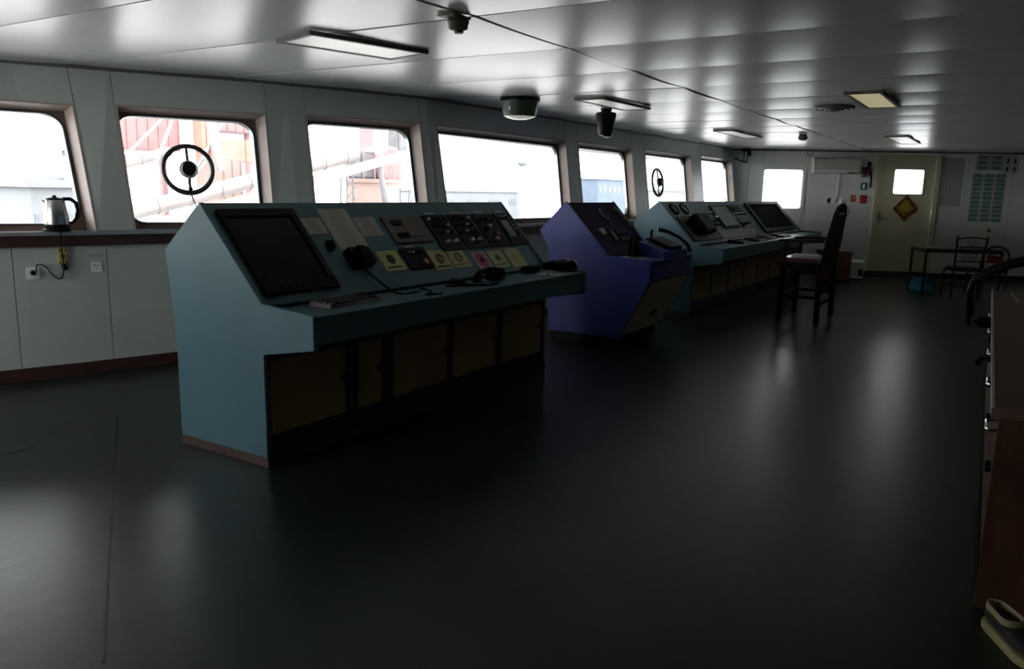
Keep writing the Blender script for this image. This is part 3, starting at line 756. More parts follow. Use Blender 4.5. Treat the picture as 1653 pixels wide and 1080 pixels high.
m = MB(); sslab(m, c2p(10.1), c2p(11.9), .50, .62, 0, .006); m.build('grey_label_panel', mat('grey_label', (.20, .17, .17), .5), c2)
for k, (u, n) in enumerate(((10.3, 2.96), (11.0, 2.95), (11.7, 2.98), (12.4, 2.96))):
    tr = thing('document_tray', 'black desk tray on far teal console, number %s from the blue console' % ('first', 'second', 'third', 'fourth')[k], 'tray', W(u, n, ZD), PHI)
    tr['label'] = 'black glossy keypad on far teal console desk, %s from the left' % ('first', 'second', 'third', 'fourth')[k]; tr['category'] = 'keypad'; tr.name = 'keypad'
    m = MB(); m.hexa([(-.22, -.11, 0), (.22, -.11, 0), (.22, .11, 0), (-.22, .11, 0), (-.21, -.1, .02), (.21, -.1, .02), (.21, .1, .05), (-.21, .1, .05)]); m.build('case', M_black, tr, bevel=.004)
    for j in range(6):
        for i in range(2):
            m = MB(); m.box(-.18 + .06 * j, -.14 + .06 * j, -.07 + .08 * i, -.03 + .08 * i, .025 + i * .012, .036 + i * .012); m.build('key', M_blackgloss if (i + j) % 3 else M_steel, tr, bevel=.003)

# ------------------------------------------------------------------ pilot chair
pc = thing('pilot_chair', 'tall dark wooden pilot chair with arms facing the far console', 'chair', W(9.82, 2.0), PHI)
def leg(p0, p1, w=.028, mt=M_wood, par=pc, nm='leg'):
    m = MB(); m.hexa([(p0[0] - w, p0[1] - w, p0[2]), (p0[0] + w, p0[1] - w, p0[2]), (p0[0] + w, p0[1] + w, p0[2]), (p0[0] - w, p0[1] + w, p0[2]),
                      (p1[0] - w, p1[1] - w, p1[2]), (p1[0] + w, p1[1] - w, p1[2]), (p1[0] + w, p1[1] + w, p1[2]), (p1[0] - w, p1[1] + w, p1[2])])
    return m.build(nm, mt, par, bevel=.004)
for s in (-1, 1):
    leg((s * .40, .20, 0), (s * .38, .19, .70)); leg((s * .42, -.23, 0), (s * .40, -.21, .70))
    leg((s * .38, .19, .70), (s * .38, .18, .92), .022, nm='arm_post')
    m = MB(); m.hexa([(s * .39 - .03, -.24, .93), (s * .39 + .03, -.24, .93), (s * .39 + .035, .26, .92), (s * .39 - .035, .26, .92), (s * .39 - .03, -.24, .965), (s * .39 + .03, -.24, .965), (s * .39 + .035, .26, .95), (s * .39 - .035, .26, .95)]); m.build('armrest', M_wood, pc, bevel=.006)
m = MB(); m.box(-.42, .42, -.24, .24, .62, .70); m.build('seat_frame', M_wood, pc, bevel=.004)
m = MB(); m.box(-.40, .40, -.22, .23, .70, .745); m.build('seat', mat('dark_red_leather', (.06, .018, .015), .35), pc, bevel=.015)
m = MB(); m.plate([(-.40, .70), (-.41, .95), (-.31, 1.26), (-.2, 1.345), (0, 1.375), (.2, 1.345), (.31, 1.26), (.41, .95), (.40, .70)], -.25, -.215)
bk = m.build('backrest', M_wood, pc, bevel=.004)
for v in bk.data.vertices: v.co.y -= max(0, v.co.z - .7) * .14
m = MB(); m.box(-.16, .16, -.2545, -.2105, 1.24, 1.27)
sl = m.build('handle_slot', M_lw, bk)
for v in sl.data.vertices: v.co.y -= max(0, v.co.z - .7) * .14
for z in (.22, .36):
    m = MB(); m.box(-.40, .40, -.235, -.205, z - .018, z + .018); m.build('stretcher', M_wood, pc, bevel=.003)
for s in (-1, 1):
    m = MB(); m.box(s * .40 - .014, s * .40 + .014, -.21, .19, .28, .315); m.build('stretcher', M_wood, pc, bevel=.003)
m = MB(); m.box(-.39, .39, .185, .215, .26, .30); m.build('footrest', M_wood, pc, bevel=.003)
m = MB(); m.hexa([(-.20, -.14, 0), (.2, -.15, 0), (.21, .13, 0), (-.18, .15, 0), (-.20, -.14, .012), (.2, -.15, .018), (.21, .13, .01), (-.18, .15, .014)])
place(m.build('newspaper', M_paper, smooth=0), W(9.78, 2.03, .746), PHI + R(10), 'white folded papers lying on the pilot chair seat', 'paper')

# ------------------------------------------------------------------ near the far bulkhead
ac = thing('air_conditioner', 'white wall air conditioner above the pilot chair', 'air conditioner', EP(1.80, .004, 1.86), EWR)
m = MB(); m.prism([(0, 0), (-.14, .0), (-.20, .05), (-.215, .12), (-.20, .25), (-.15, .275), (0, .275)], -.41, .41); m.build('casing', mat('ivory_white_casing', (.55, .53, .47), .35, var=.04), ac, bevel=.006)
m = MB(); m.hexa([(-.40, -.205, .045), (.38, -.205, .045), (.38, -.16, .01), (-.40, -.16, .01), (-.40, -.218, .062), (.38, -.218, .062), (.38, -.17, .035), (-.40, -.17, .035)]); m.build('louvre', M_white, ac, bevel=.003)
m = MB(); m.box(.2, .3, -.205, -.16, .005, .015); m.build('display', M_black, ac)
m = MB(); m.box(-.03, .03, -.218, -.21, .145, .155); m.build('badge', mat('grey_badge', (.2, .2, .2), .4), ac)
m = MB(); m.tube([(.42, -.06, .1), (.50, -.06, .1), (.51, -.05, .03), (.51, -.03, -.06)], .03, 8); m.build('pipe', mat('pipe_wrap', (.16, .11, .09), .7), ac)
# fire equipment beside the door
fx = thing('fire_hose_fitting', 'dark red fire hose fitting hanging between air conditioner and door', 'fire fitting', EP(2.40, 0, 1.72), EWR)
m = MB(); m.tube([(0, -.04, .32), (.02, -.06, .2), (.05, -.05, .05), (.05, -.04, -.10)], .016, 8); m.build('hose', M_black, fx)
m = MB(); m.lathe([(.045, 0), (.05, .1), (.03, .14)], 14, (-.02, -.05, .14)); m.build('valve', mat('dark_red_paint', (.16, .02, .02), .4), fx)
m = MB(); m.box(-.03, .03, -.03, -.001, .3, .36); m.build('bracket', M_black, fx)
def wallplate(name, s, z, w, h, mt, label, cat, t=.012, bevel=.002, group=None, y=0.0):
    m = MB(); m.box(-w / 2, w / 2, -t, 0, -h / 2, h / 2)
    o = m.build(name, mt, None, bevel=bevel, uvplane=((-w / 2, 0, -h / 2), (w, 0, 0), (0, 0, h)))
    return place(o, EP(s, .001 + y, z), EWR, label, cat, group)
o = wallplate('safety_sign', 2.35, 1.645, .12, .13, mat('teal_green_sign', (.02, .24, .22), .5), 'small teal green safety sign beside the door', 'sign', .004)
m = MB(); m.lathe([(.02, 0), (.022, .06), (.012, .08)], 12, (0, -.006, -.04)); m.build('pictogram', M_white, o)
o = wallplate('safety_sign', 2.185, 1.42, .09, .12, mat('orange_red_sign', (.50, .07, .02), .5), 'small red and yellow fire sign left of alarm bell', 'sign', .004)
m = MB(); m.box(-.015, -.003, -.006, -.004, -.04, .04); m.box(.008, .03, -.006, -.004, -.01, .035); m.box(-.003, .02, -.006, -.004, .02, .035); m.build('pictogram', mat('yellow_ink', (.65, .45, .1), .5), o)
al = thing('fire_alarm_button', 'round red fire alarm call point beside the door', 'fire alarm', EP(2.355, 0, 1.41), EWR)
m = MB(); m.box(-.065, .065, -.03, 0, -.075, .075); m.build('housing', M_red, al, bevel=.012)
m = MB(); m.lathe([(.045, 0), (.045, .02), (.03, .032)], 20, (0, -.03, 0), (0, -1, 0)); m.build('button', M_red, al)
for k, (s, lb) in enumerate(((1.73, 'white wall switch with dark rocker, left of the group behind pilot chair'), (1.84, 'plain white wall socket in the middle behind pilot chair'), (1.98, 'white round knob switch, right of the group behind pilot chair'))):
    t = thing('wall_switch', lb, 'switch', EP(s, 0, 1.375), EWR)
    m = MB(); m.box(-.045, .045, -.014, 0, -.05, .05); m.build('plate', M_white, t, bevel=.004)
    m = MB()
    if k == 0: m.box(-.005, .03, -.022, -.014, -.035, .035)
    elif k == 1: m.box(-.02, .02, -.018, -.014, -.004, .004)
    else: m.lathe([(.03, 0), (.03, .02), (.02, .028)], 16, (0, -.014, 0), (0, -1, 0))
    m.build('rocker' if k < 2 else 'dial', M_black if k < 2 else M_white, t)
t = thing('cable_duct', 'thin white cable duct running down below the air conditioner', 'cable duct', EP(1.90, 0, 1.44), EWR)
m = MB(); m.box(-.012, .012, -.014, 0, 0, .41); m.build('duct', M_white, t)
m = MB(); m.tube([(0, -.006, .09), (.03, -.006, 0), (-.02, -.006, -.09)], .006, 6); place(m.build('hanging_strap', M_black), EP(2.10, .004, 1.17), EWR, 'short dark strap hanging on the far wall above locker', 'strap')

# door ornament
fu = thing('door_ornament', 'gold diamond shaped lucky ornament on the ivory door', 'ornament', EP(3.095, .023, 1.26), EWR)
def gold(name, c, sc=18):
    m = mat(name, c, .3, metal=.7, var=.6, scale=sc, bump=.6, bscale=30); return m
m = MB(); m.plate([(0, -.235), (.215, 0), (0, .235), (-.215, 0)], -.012, 0); m.build('backing', gold('red_gold_foil', (.32, .10, .02)), fu)
m = MB(); m.plate([(0, -.17), (.155, 0), (0, .17), (-.155, 0)], -.02, -.012); m.build('foil', gold('gold_foil', (.55, .32, .05), 26), fu)
cu = bpy.data.curves.new('character', 'FONT'); cu.body = '\u798f'; cu.size = .19; cu.align_x = 'CENTER'; cu.align_y = 'CENTER'; cu.extrude = .004
to = bpy.data.objects.new('character', cu); COL.objects.link(to)
dg = bpy.context.evaluated_depsgraph_get(); me = bpy.data.meshes.new_from_object(to.evaluated_get(dg)); bpy.data.objects.remove(to)
if len(me.polygons):
    ch = bpy.data.objects.new('character', me); COL.objects.link(ch); ch.parent = fu; ch.location = (0, -.024, 0); ch.rotation_euler = (R(90), 0, 0)
    me.materials.clear(); me.materials.append(gold('bright_gold', (.75, .50, .12)))

# posters right of the door
M_p1 = printed('flag_table_print', (.52, .52, .44), (.02, .22, .22), 11, 3, .78)
M_p2 = printed('diagram_print', (.36, .42, .40), (.10, .17, .17), 3, 2, .62)
M_p3 = printed('handwriting_print', (.44, .46, .44), (.36, .38, .36), 16, 6, .5)
wallplate('poster', 4.48, 1.48, .58, .86, M_p1, 'large poster with columns of teal blocks right of the door', 'poster', .003, 0)
wallplate('poster', 4.455, 2.10, .46, .27, M_p2, 'grey diagram sheet above the large teal poster', 'poster', .003, 0)
o = wallplate('poster', 4.815, 2.08, .25, .34, M_paper, 'white sheet with black instruction figures at the top right', 'poster', .003, 0)
for x in (-.06, .06):
    for z in (-.09, .05):
        m = MB(); m.plate([(x - .018, z - .03), (x + .012, z - .045), (x + .022, z + .01), (x + .006, z + .06), (x - .01, z + .05)], -.0045, -.003); m.build('figure_mark', M_inkk, o)
wallplate('notice_sheet', 3.86, 1.75, .36, .85, M_p3, 'tall pale sheet of faint writing between door and teal poster', 'notice', .002, 0)
o = wallplate('wall_socket', 4.575, .90, .11, .12, mat('greenish_socket_plate', (.62, .68, .45), .4), 'pale green wall socket with black plug below teal poster', 'socket', .014)
m = MB(); m.lathe([(.018, 0), (.02, .03), (.012, .045)], 12, (0, -.014, 0), (0, -1, 0)); m.build('plug', M_black, o)

# locker and bin
lk = thing('small_locker', 'small red brown locker standing behind the pilot chair', 'locker', EP(1.62, 1.20), EWR)
m = MB(); m.box(-.24, .24, -.2, .2, .04, .52); m.build('body', mat('orange_brown_veneer', (.16, .062, .035), .45, var=.15), lk, bevel=.004)
m = MB(); m.box(-.26, .26, -.215, .215, .52, .55); m.build('top', mat('grey_locker_top', (.25, .24, .22), .5), lk, bevel=.004)
m = MB(); m.box(-.225, -.004, -.212, -.2, .06, .50); dd = m.build('door', mat('orange_brown_veneer', (.16, .062, .035)), lk, bevel=.002)
m = MB(); m.box(-.03, -.02, -.225, -.212, .25, .33); m.build('handle', M_steel, dd)
m = MB(); m.box(.004, .225, -.212, -.2, .06, .50); dd = m.build('door', mat('orange_brown_veneer', (.16, .062, .035)), lk, bevel=.002)
m = MB(); m.box(.02, .03, -.225, -.212, .25, .33); m.build('handle', M_steel, dd)
m = MB(); m.box(-.23, .23, -.18, .18, 0, .04); m.build('plinth', M_black, lk)
bn = thing('pedal_bin', 'white round pedal bin beside the ivory door', 'bin', EP(2.14, .75), EWR)
m = MB(); m.lathe([(.115, .03), (.125, .28), (.128, .30)], 24); m.build('bucket', M_white, bn)
m = MB(); m.lathe([(.13, .30), (.13, .325), (.10, .35), (.0, .36)], 24); m.build('lid', M_white, bn)
m = MB(); m.lathe([(.12, 0), (.12, .03)], 24); m.build('base', M_black, bn)
m = MB(); m.hexa([(-.035, -.18, .01), (.035, -.18, .01), (.035, -.10, .02), (-.035, -.10, .02), (-.035, -.18, .02), (.035, -.18, .02), (.035, -.10, .03), (-.035, -.10, .03)]); m.build('pedal', M_black, bn)
m = MB(); m.box(.0, .07, -.132, -.118, .08, .2); m.build('sticker', M_black, bn)

# side table, iron chairs, bag
st = thing('side_table', 'narrow black metal table standing against the far side', 'table', EP(3.08, 2.45), EWR)
m = MB(); m.box(-.55, .55, -.30, .30, .69, .715); m.build('tabletop', mat('grey_brown_top', (.12, .115, .10), .35), st, bevel=.003)
m = MB()
for q in ((-.55, .55, -.30, -.275), (-.55, .55, .275, .30), (-.55, -.525, -.3, .3), (.525, .55, -.3, .3)): m.box(*q, .65, .69)
m.build('table_frame', M_iron, st)
for x in (-.535, .535):
    for y in (-.285, .285): leg((x, y, 0), (x, y, .66), .014, M_iron, st)
def iron_chair(label, loc, rz):
    t = thing('iron_chair', label, 'chair', loc, rz)
    def tb(name, pts, r, par=t, mt=M_iron):
        m = MB(); m.tube(pts, r, 8); return m.build(name, mt, par)
    for s in (-1, 1):
        tb('leg', [(s * .18, -.19, 0), (s * .175, -.18, .43)], .014)
        tb('leg', [(s * .17, .20, 0), (s * .165, .17, .43)], .014)
        tb('back_post', [(s * .175, -.18, .43), (s * .185, -.21, .65), (s * .205, -.26, .90), (s * .205, -.262, .925)], [.015, .015, .015, .018])
    m = MB(); m.lathe([(.0, .42), (.20, .42), (.215, .44), (.205, .47), (.0, .475)], 24); m.build('seat', mat('dark_seat_pad', (.015, .014, .012), .5), t)
    m = MB(); m.torus((0, 0, .425), (0, 0, 1), .19, .011, 28, 6); m.build('seat_ring', M_iron, t)
    tb('top_rail', [(-.2, -.258, .885), (-.1, -.262, .905), (0, -.264, .91), (.1, -.262, .905), (.2, -.258, .885)], .010)
    tb('mid_rail', [(-.19, -.235, .77), (0, -.245, .775), (.19, -.235, .77)], .009)
    tb('low_rail', [(-.18, -.2, .56), (0, -.205, .56), (.18, -.2, .56)], .009)
    for k in range(5):
        x = -.1 + .05 * k
        tb('spindle', [(x * .7, -.205, .56), (x, -.225, .68), (x * 1.1, -.24, .77)], .005)
    for s in (-1, 1): tb('scroll', [(0, -.243, .775), (s * .03, -.25, .82), (s * .06, -.255, .865), (s * .035, -.256, .88), (s * .02, -.255, .86)], .005)
    tb('stretcher', [(-.178, -.185, .18), (.178, -.185, .18)], .008); tb('stretcher', [(-.17, .19, .18), (.17, .19, .18)], .008)
    return t
iron_chair('black iron chair with spindle back in front of the side table', EP(2.95, 3.02), EWR)
ic = thing('arched_chair', 'black chair with round arched back and red cloth at side table end', 'chair', EP(3.37, 3.0), EWR + R(-12))
m = MB(); m.tube([(-.16, -.18, .40), (-.165, -.2, .62)] + [(.165 * math.cos(R(180 - 15 * k)), -.21, .64 + .15 * math.sin(R(15 * k))) for k in range(13)] + [(.165, -.2, .62), (.16, -.18, .40)], .014, 8); m.build('back_hoop', M_iron, ic)
m = MB(); m.lathe([(0, .40), (.2, .40), (.21, .42), (.2, .45), (0, .455)], 24); m.build('seat', M_black, ic)
for x, y in ((-.16, -.16), (.16, -.16), (-.15, .16), (.15, .16)):
    m = MB(); m.tube([(x * 1.1, y * 1.1, 0), (x, y, .41)], .013, 8); m.build('leg', M_iron, ic)
m = MB(); m.tube([(-.16, -.2, .56), (0, -.215, .56), (.16, -.2, .56)], .009, 8); m.build('cross_rail', M_iron, ic)
m = MB(); m.hexa([(-.12, -.235, .56), (.10, -.24, .55), (.09, -.20, .55), (-.11, -.20, .56), (-.12, -.23, .68), (.08, -.235, .64), (.08, -.20, .64), (-.11, -.2, .68)]); place(m.build('red_cloth', mat('dark_red_cloth', (.20, .02, .025), .8), bevel=.012), EP(3.37, 3.0), EWR + R(-12), 'dark red cloth hung over the arched chair back', 'cloth')
bgm = MB()
NBG = 14
for k in range(NBG + 1): pass
bgm.lathe([(.0, 0), (.16, .0), (.19, .05), (.17, .14), (.12, .20), (.15, .25), (.10, .235), (.0, .20)], 18)
bgo = bgm.build('plastic_bag', mat('sky_blue_plastic', (.03, .30, .50), .35, var=.3, scale=9))
for v in bgo.data.vertices:
    f = 1 + .18 * math.sin(v.co.x * 40 + v.co.y * 23) * min(1, v.co.z * 6); v.co.x *= f; v.co.y *= f * .8; v.co.z *= .95 + .12 * math.sin(v.co.x * 31)
place(bgo, EP(2.64, 2.47), EWR, 'crumpled sky blue plastic bag on floor under side table', 'bag')

# ------------------------------------------------------------------ chart table in the right foreground
CT0, CT1 = 3.12, 7.35
ct = thing('chart_table', 'long red brown chart table with drawers in right foreground', 'table', W(CT0, -.02), PHI + R(1.2))
CL = CT1 - CT0
m = MB(); m.box(0, CL, -1.1, -.0, .715, .742); m.build('tabletop', M_redwood, ct)
m = MB(); m.box(-.004, CL, -.004, .006, .712, .745); m.build('front_edging', mat('pale_edge_strip', (.55, .50, .42), .4), ct)
m = MB(); m.box(-.008, .0, -1.1, .006, .712, .745); m.build('end_edging', mat('brown_edge_strip', (.16, .10, .075), .4), ct)
m = MB(); m.box(.03, CL - .02, -1.08, -.05, .06, .715); m.build('carcass', M_redwood, ct)
m = MB(); m.box(.0, .03, -1.09, -.02, .0, .715); m.build('end_panel', M_redwood, ct, bevel=.003)
m = MB(); m.box(CL - .03, CL, -1.09, -.02, .0, .715); m.build('end_panel', M_redwood, ct, bevel=.003)
m = MB(); m.box(.03, CL - .03, -1.05, -.10, .0, .06); m.build('plinth', M_black, ct)
nC = 5
for c_ in range(nC):
    xa = .035 + (CL - .07) * c_ / nC; xb = .035 + (CL - .07) * (c_ + 1) / nC; xm = (xa + xb) / 2
    m = MB(); m.box(xa + .004, xb - .004, -.05, -.028, .47, .705); dw = m.build('drawer', M_redwood, ct, bevel=.003)
    xh = xa + .22; zm = .62
    m = MB(); m.tube([(xh - .08, -.03, zm), (xh - .08, .0, zm), (xh - .065, .010, zm), (xh + .065, .010, zm), (xh + .08, .0, zm), (xh + .08, -.03, zm)], .006, 8); m.build('handle', M_steel, dw)
    for q in ((xa + .004, xm - .002), (xm + .002, xb - .004)):
        m = MB(); m.box(*q, -.05, -.03, .075, .46); dw = m.build('door', M_redwood, ct, bevel=.003)
        m = MB(); m.lathe([(.008, 0), (.014, .012), (.012, .02)], 10, (xm + (-.04 if q[0] < xm - .01 else .04), -.03, .40), (0, 1, 0)); m.build('knob', M_black, dw)
m = MB(); m.hexa([(-.05, -.08, 0), (.05, -.08, 0), (.05, .08, 0), (-.05, .08, 0), (-.05, -.08, .03), (.05, -.08, .03), (.05, .08, .03), (-.05, .08, .03)])
o = place(m.build('small_packet', M_red, bevel=.002), W(4.40, -.21, .743), PHI + R(12), 'small bright red packet on the chart table', 'packet')
m = MB(); m.plate([(-.02, .008), (.0, .022), (.02, .008)], -.0805, -.080); m.build('printed_mark', M_lw, o)
# folded sheets on the far end of the table
m = MB(); m.box(-.35, .35, -.3, .3, 0, .012); place(m.build('chart_sheets', printed('muted_chart_print', (.10, .09, .06), (.17, .035, .035), 3, 4, .6), bevel=.002, uvplane=((-.35, -.3, 0), (.7, 0, 0), (0, .6, 0))), W(6.80, -.38, .743), PHI + R(4), 'muted red and green chart sheets on far end of chart table', 'chart')

# arm chair beyond the chart table
ch = thing('arm_chair', 'black arm chair with two curved arms beyond the chart table', 'chair', W(8.0, -.12), PHI)
for k, (zz, xo) in enumerate(((0, -.30), (.0, .25))):
    m = MB(); m.tube([(xo - .02, .34, .40), (xo, .37, .66), (xo, .34, .76), (xo, .22, .85), (xo, .08, .92), (xo, -.1, .97), (xo, -.3, .985), (xo, -.42, .97)], [.02, .02, .024, .026, .026, .026, .026, .02], 10); m.build('arm', M_black, ch)
m = MB(); m.box(-.30, .26, -.42, .30, .38, .47); m.build('seat', M_black, ch, bevel=.03)
m = MB(); m.hexa([(-.30, -.46, .45), (.26, -.46, .45), (.26, -.38, .45), (-.30, -.38, .45), (-.28, -.60, 1.0), (.24, -.60, 1.0), (.24, -.54, 1.0), (-.28, -.54, 1.0)]); m.build('backrest', M_black, ch, bevel=.02)
m = MB(); m.lathe([(.03, .08), (.03, .39)], 14, (0, -.05, 0)); m.build('gas_lift', M_steel, ch)
for k in range(5):
    a = R(72 * k + 18); ex, ey = .28 * math.cos(a), -.05 + .28 * math.sin(a)
    m = MB(); m.tube([(0, -.05, .09), (ex, ey, .065)], [.024, .016], 8); sp = m.build('base_spoke', M_black, ch)
    m = MB(); m.lathe([(.026, -.014), (.028, 0), (.026, .014)], 14, (ex, ey, .028), (-math.sin(a), math.cos(a), 0)); m.build('caster', M_black, sp)
m = MB(); m.tube([(-.30, .372, .52), (-.30, .385, .60), (-.30, .38, .66)], .012, 8); m.build('arm_bracket', M_steel, ch)

# shoes at the foot of the chart table
def shoe(label, loc, rz):
    t = thing('shoe', label, 'shoe', loc, rz, 'pair of shoes by the chart table')
    out = [(-.145, 0), (-.13, .035), (-.06, .042), (.02, .043), (.09, .05), (.135, .035), (.15, 0), (.135, -.037), (.09, -.048), (.02, -.04), (-.06, -.038), (-.13, -.033)]
    def loft(levels, name, mt, capb=True, capt=True):
        m = MB(); rings = []
        for z, sc, dx in levels: rings.append([m.bm.verts.new((x * sc[0] + dx, y * sc[1], z)) for x, y in out])
        n = len(out)
        for a, b in zip(rings, rings[1:]):
            for k in range(n): m.bm.faces.new((a[k], a[(k + 1) % n], b[(k + 1) % n], b[k]))
        if capb: m.bm.faces.new(rings[0][::-1])
        if capt: m.bm.faces.new(rings[-1])
        o = m.build(name, mt, t, smooth=60)
        sb = o.modifiers.new('sub', 'SUBSURF'); sb.levels = 2; sb.render_levels = 2
        return o
    M_sole = mat('beige_yellow_sole', (.36, .31, .15), .6); M_up = mat('dark_shoe_canvas', (.025, .022, .02), .7)
    loft([(0, (1.0, 1.0), 0), (.004, (1.02, 1.03), 0), (.03, (1.03, 1.05), 0), (.034, (.98, .98), 0)], 'sole', M_sole)
    loft([(.034, (.97, .96), 0), (.06, (.9, .95), -.008), (.075, (.72, .86), -.03), (.085, (.55, .78), -.055)], 'upper', M_up, True, True)
    loft([(.078, (.56, .82), -.052), (.098, (.54, .84), -.055), (.104, (.52, .80), -.056), (.098, (.46, .68), -.056), (.07, (.44, .64), -.056)], 'collar', mat('beige_collar', (.34, .29, .17), .8), False, False)
    m = MB(); m.box(-.02, .03, -.03, .03, .08, .088); lc = m.build('tongue', M_up, t, bevel=.003)
    for v in lc.data.vertices: v.co.z -= (v.co.x - .0) * .35
    return t
shoe('dark shoe with beige sole, nearer the open floor by chart table', W(2.895, -.155), PHI + R(210))
shoe('dark shoe with beige sole, at the right edge of the photo', W(2.955, -.285), PHI + R(207))

# ------------------------------------------------------------------ on and by the window wall
def FWo(u, z, off=0.0): return W(*FW(u, z, off))
def walldir(u):
    p, q = FWo(u - .1, .8), FWo(u + .1, .8); return math.atan2((q - p).y, (q - p).x)
kt = thing('electric_kettle', 'stainless steel electric kettle standing on the window sill', 'kettle', FWo(3.105, ZS, -.005) + Vector((0, 0, .0005)), walldir(3.1))
m = MB(); m.lathe([(.0, 0), (.088, 0), (.09, .012), (.085, .022), (.0, .022)], 28); m.build('power_base', M_black, kt)
m = MB(); m.lathe([(.078, .022), (.082, .03), (.082, .05)], 28); m.build('bottom_band', M_black, kt)
m = MB(); m.lathe([(.082, .05), (.083, .07), (.076, .15), (.066, .215), (.062, .225)], 28); m.build('body', M_steel, kt)
m = MB(); m.lathe([(.062, .225), (.058, .236), (.03, .244), (.0, .246)], 28); lid = m.build('lid', M_black, kt)
m = MB(); m.lathe([(.012, .244), (.015, .256), (.0, .26)], 14); m.build('knob', M_black, lid)
m = MB(); m.tube([(.05, 0, .232), (.10, 0, .232), (.135, 0, .205), (.145, 0, .15), (.13, 0, .09), (.105, 0, .062), (.078, 0, .06)], [.013, .014, .014, .013, .013, .012, .012], 10); m.build('handle', M_black, kt)
m = MB(); m.hexa([(-.055, -.018, .19), (-.055, .018, .19), (-.062, .02, .222), (-.062, -.02, .222), (-.07, -.008, .2), (-.07, .008, .2), (-.092, .006, .226), (-.092, -.006, .226)]); m.build('spout', M_steel, kt)
wd_ = walldir(3.1)
t = thing('wall_socket', 'white wall socket with black plug, below the kettle', 'socket', FWo(2.94, .785, -.001), wd_)
m = MB(); m.box(-.043, .043, -.012, 0, -.045, .045); m.build('plate', M_white, t, bevel=.004)
m = MB(); m.lathe([(.017, 0), (.02, .02), (.012, .04)], 12, (0, -.012, .005), (0, -1, 0)); m.build('plug', M_black, t)
t = thing('wall_socket', 'empty white wall socket right of the yellow junction box', 'socket', FWo(3.335, .81, -.001), wd_)
m = MB(); m.box(-.037, .037, -.010, 0, -.04, .04); m.build('plate', M_white, t, bevel=.004)
for x in (-.012, .012):
    m = MB(); m.box(x - .007, x + .007, -.011, -.0095, .012, .018); m.build('slot', M_black, t)
m = MB(); m.box(-.003, .003, -.011, -.0095, -.016, -.006); m.build('slot', M_black, t)
m = MB(); m.box(-.05, .045, -.0006, 0, -.008, .008)
place(m.build('wall_marking', printed('pencil_marks', (.41, .44, .42), (.20, .21, .2), 1, 7, .5), uvplane=((-.05, 0, -.008), (.095, 0, 0), (0, 0, .016)), smooth=0), FWo(3.335, .895, -.0015), wd_, 'faint handwriting on wall above the empty socket', 'marking')
t = thing('junction_box', 'yellow junction box under the sill below kettle', 'junction box', FWo(3.125, .90, -.001), wd_)
m = MB(); m.box(-.032, .032, -.03, 0, -.06, .06); m.build('box', mat('dull_yellow_plastic', (.46, .40, .13), .5), t, bevel=.006)
for x in (-.02, .02):
    for z in (-.045, .045):
        m = MB(); m.lathe([(.006, 0), (.006, .004)], 8, (x, -.03, z), (0, -1, 0)); m.build('screw', M_black, t)
m = MB(); m.lathe([(.014, 0), (.014, .006)], 14, (0, -.03, 0), (0, -1, 0)); m.build('knob', mat('brown_knob', (.1, .06, .03), .5), t)
m = MB(); m.tube([(.005, -.02, -.06), (.008, -.03, -.085), (.012, -.03, -.1)], [.018, .02, .014], 10); m.build('cable_gland', M_black, t)
pw = [FWo(3.105, 1.085, -.05), FWo(3.105, 1.04, -.055), FWo(3.105, .95, -.045), FWo(3.11, .86, -.045), FWo(3.11, .77, -.03), FWo(3.09, .735, -.02), FWo(3.05, .77, -.02), FWo(3.01, .83, -.02), FWo(2.96, .845, -.03), FWo(2.94, .80, -.055)]
cable('power_cord', pw, .004, M_black, 'thin black kettle power cord drooping to wall socket', 'cord')

def wiper_disc(label, u, z, r, hubs, pull):
    off = DEP - .05
    c = FWo(u, z, off)
    d = (FWo(u + .05, z, off) - FWo(u - .05, z, off)).normalized(); upv = (FWo(u, z + .05, off) - FWo(u, z - .05, off)).normalized()
    nrm = d.cross(upv).normalized()
    if nrm.dot(W(0, -1)) < 0: nrm = -nrm       # into the room
    t = thing('clear_view_screen', label, 'clear view screen', c, 0)
    Mr = mat('dark_grey_ring', (.035, .035, .033), .4)
    m = MB(); m.torus((0, 0, 0), nrm, r, .019, 40, 8); m.build('ring', Mr, t)
    m = MB(); m.lathe([(r * .97, -.004), (r * .97, .0)], 36, (0, 0, 0), nrm); m.build('disc', MATS['window_glass'], t)
    m = MB(); m.lathe([(.058, 0), (.06, .05), (.052, .075), (.0, .08)], 24, (0, 0, 0), nrm); hb = m.build('motor_hub', M_black, t)
    m = MB(); m.torus(nrm * .02, nrm, .062, .009, 28, 6); m.build('hub_ring', M_white, hb)
    for s in (-1, 1):
        m = MB(); m.tube([upv * s * .04 + nrm * .01, upv * s * r + nrm * .0], .012, 8); m.build('spoke', Mr, t)
    m = MB(); m.lathe([(.016, 0), (.016, .03)], 10, -upv * (r - .03), nrm); m.build('clamp', M_black, t)
    if pull:
        m = MB(); m.tube([-upv * r, -upv * (r + .07) + d * .02, -upv * (r + .16) + d * .05 + nrm * .01], .0045, 6); m.build('cord', M_black, t)
    return t
wiper_disc('round clear view disc with black hub in window behind near console', 4.07, 1.55, .185, 1, True)
wiper_disc('round clear view disc in the far window above far console', 11.42, 1.60, .20, 1, False)

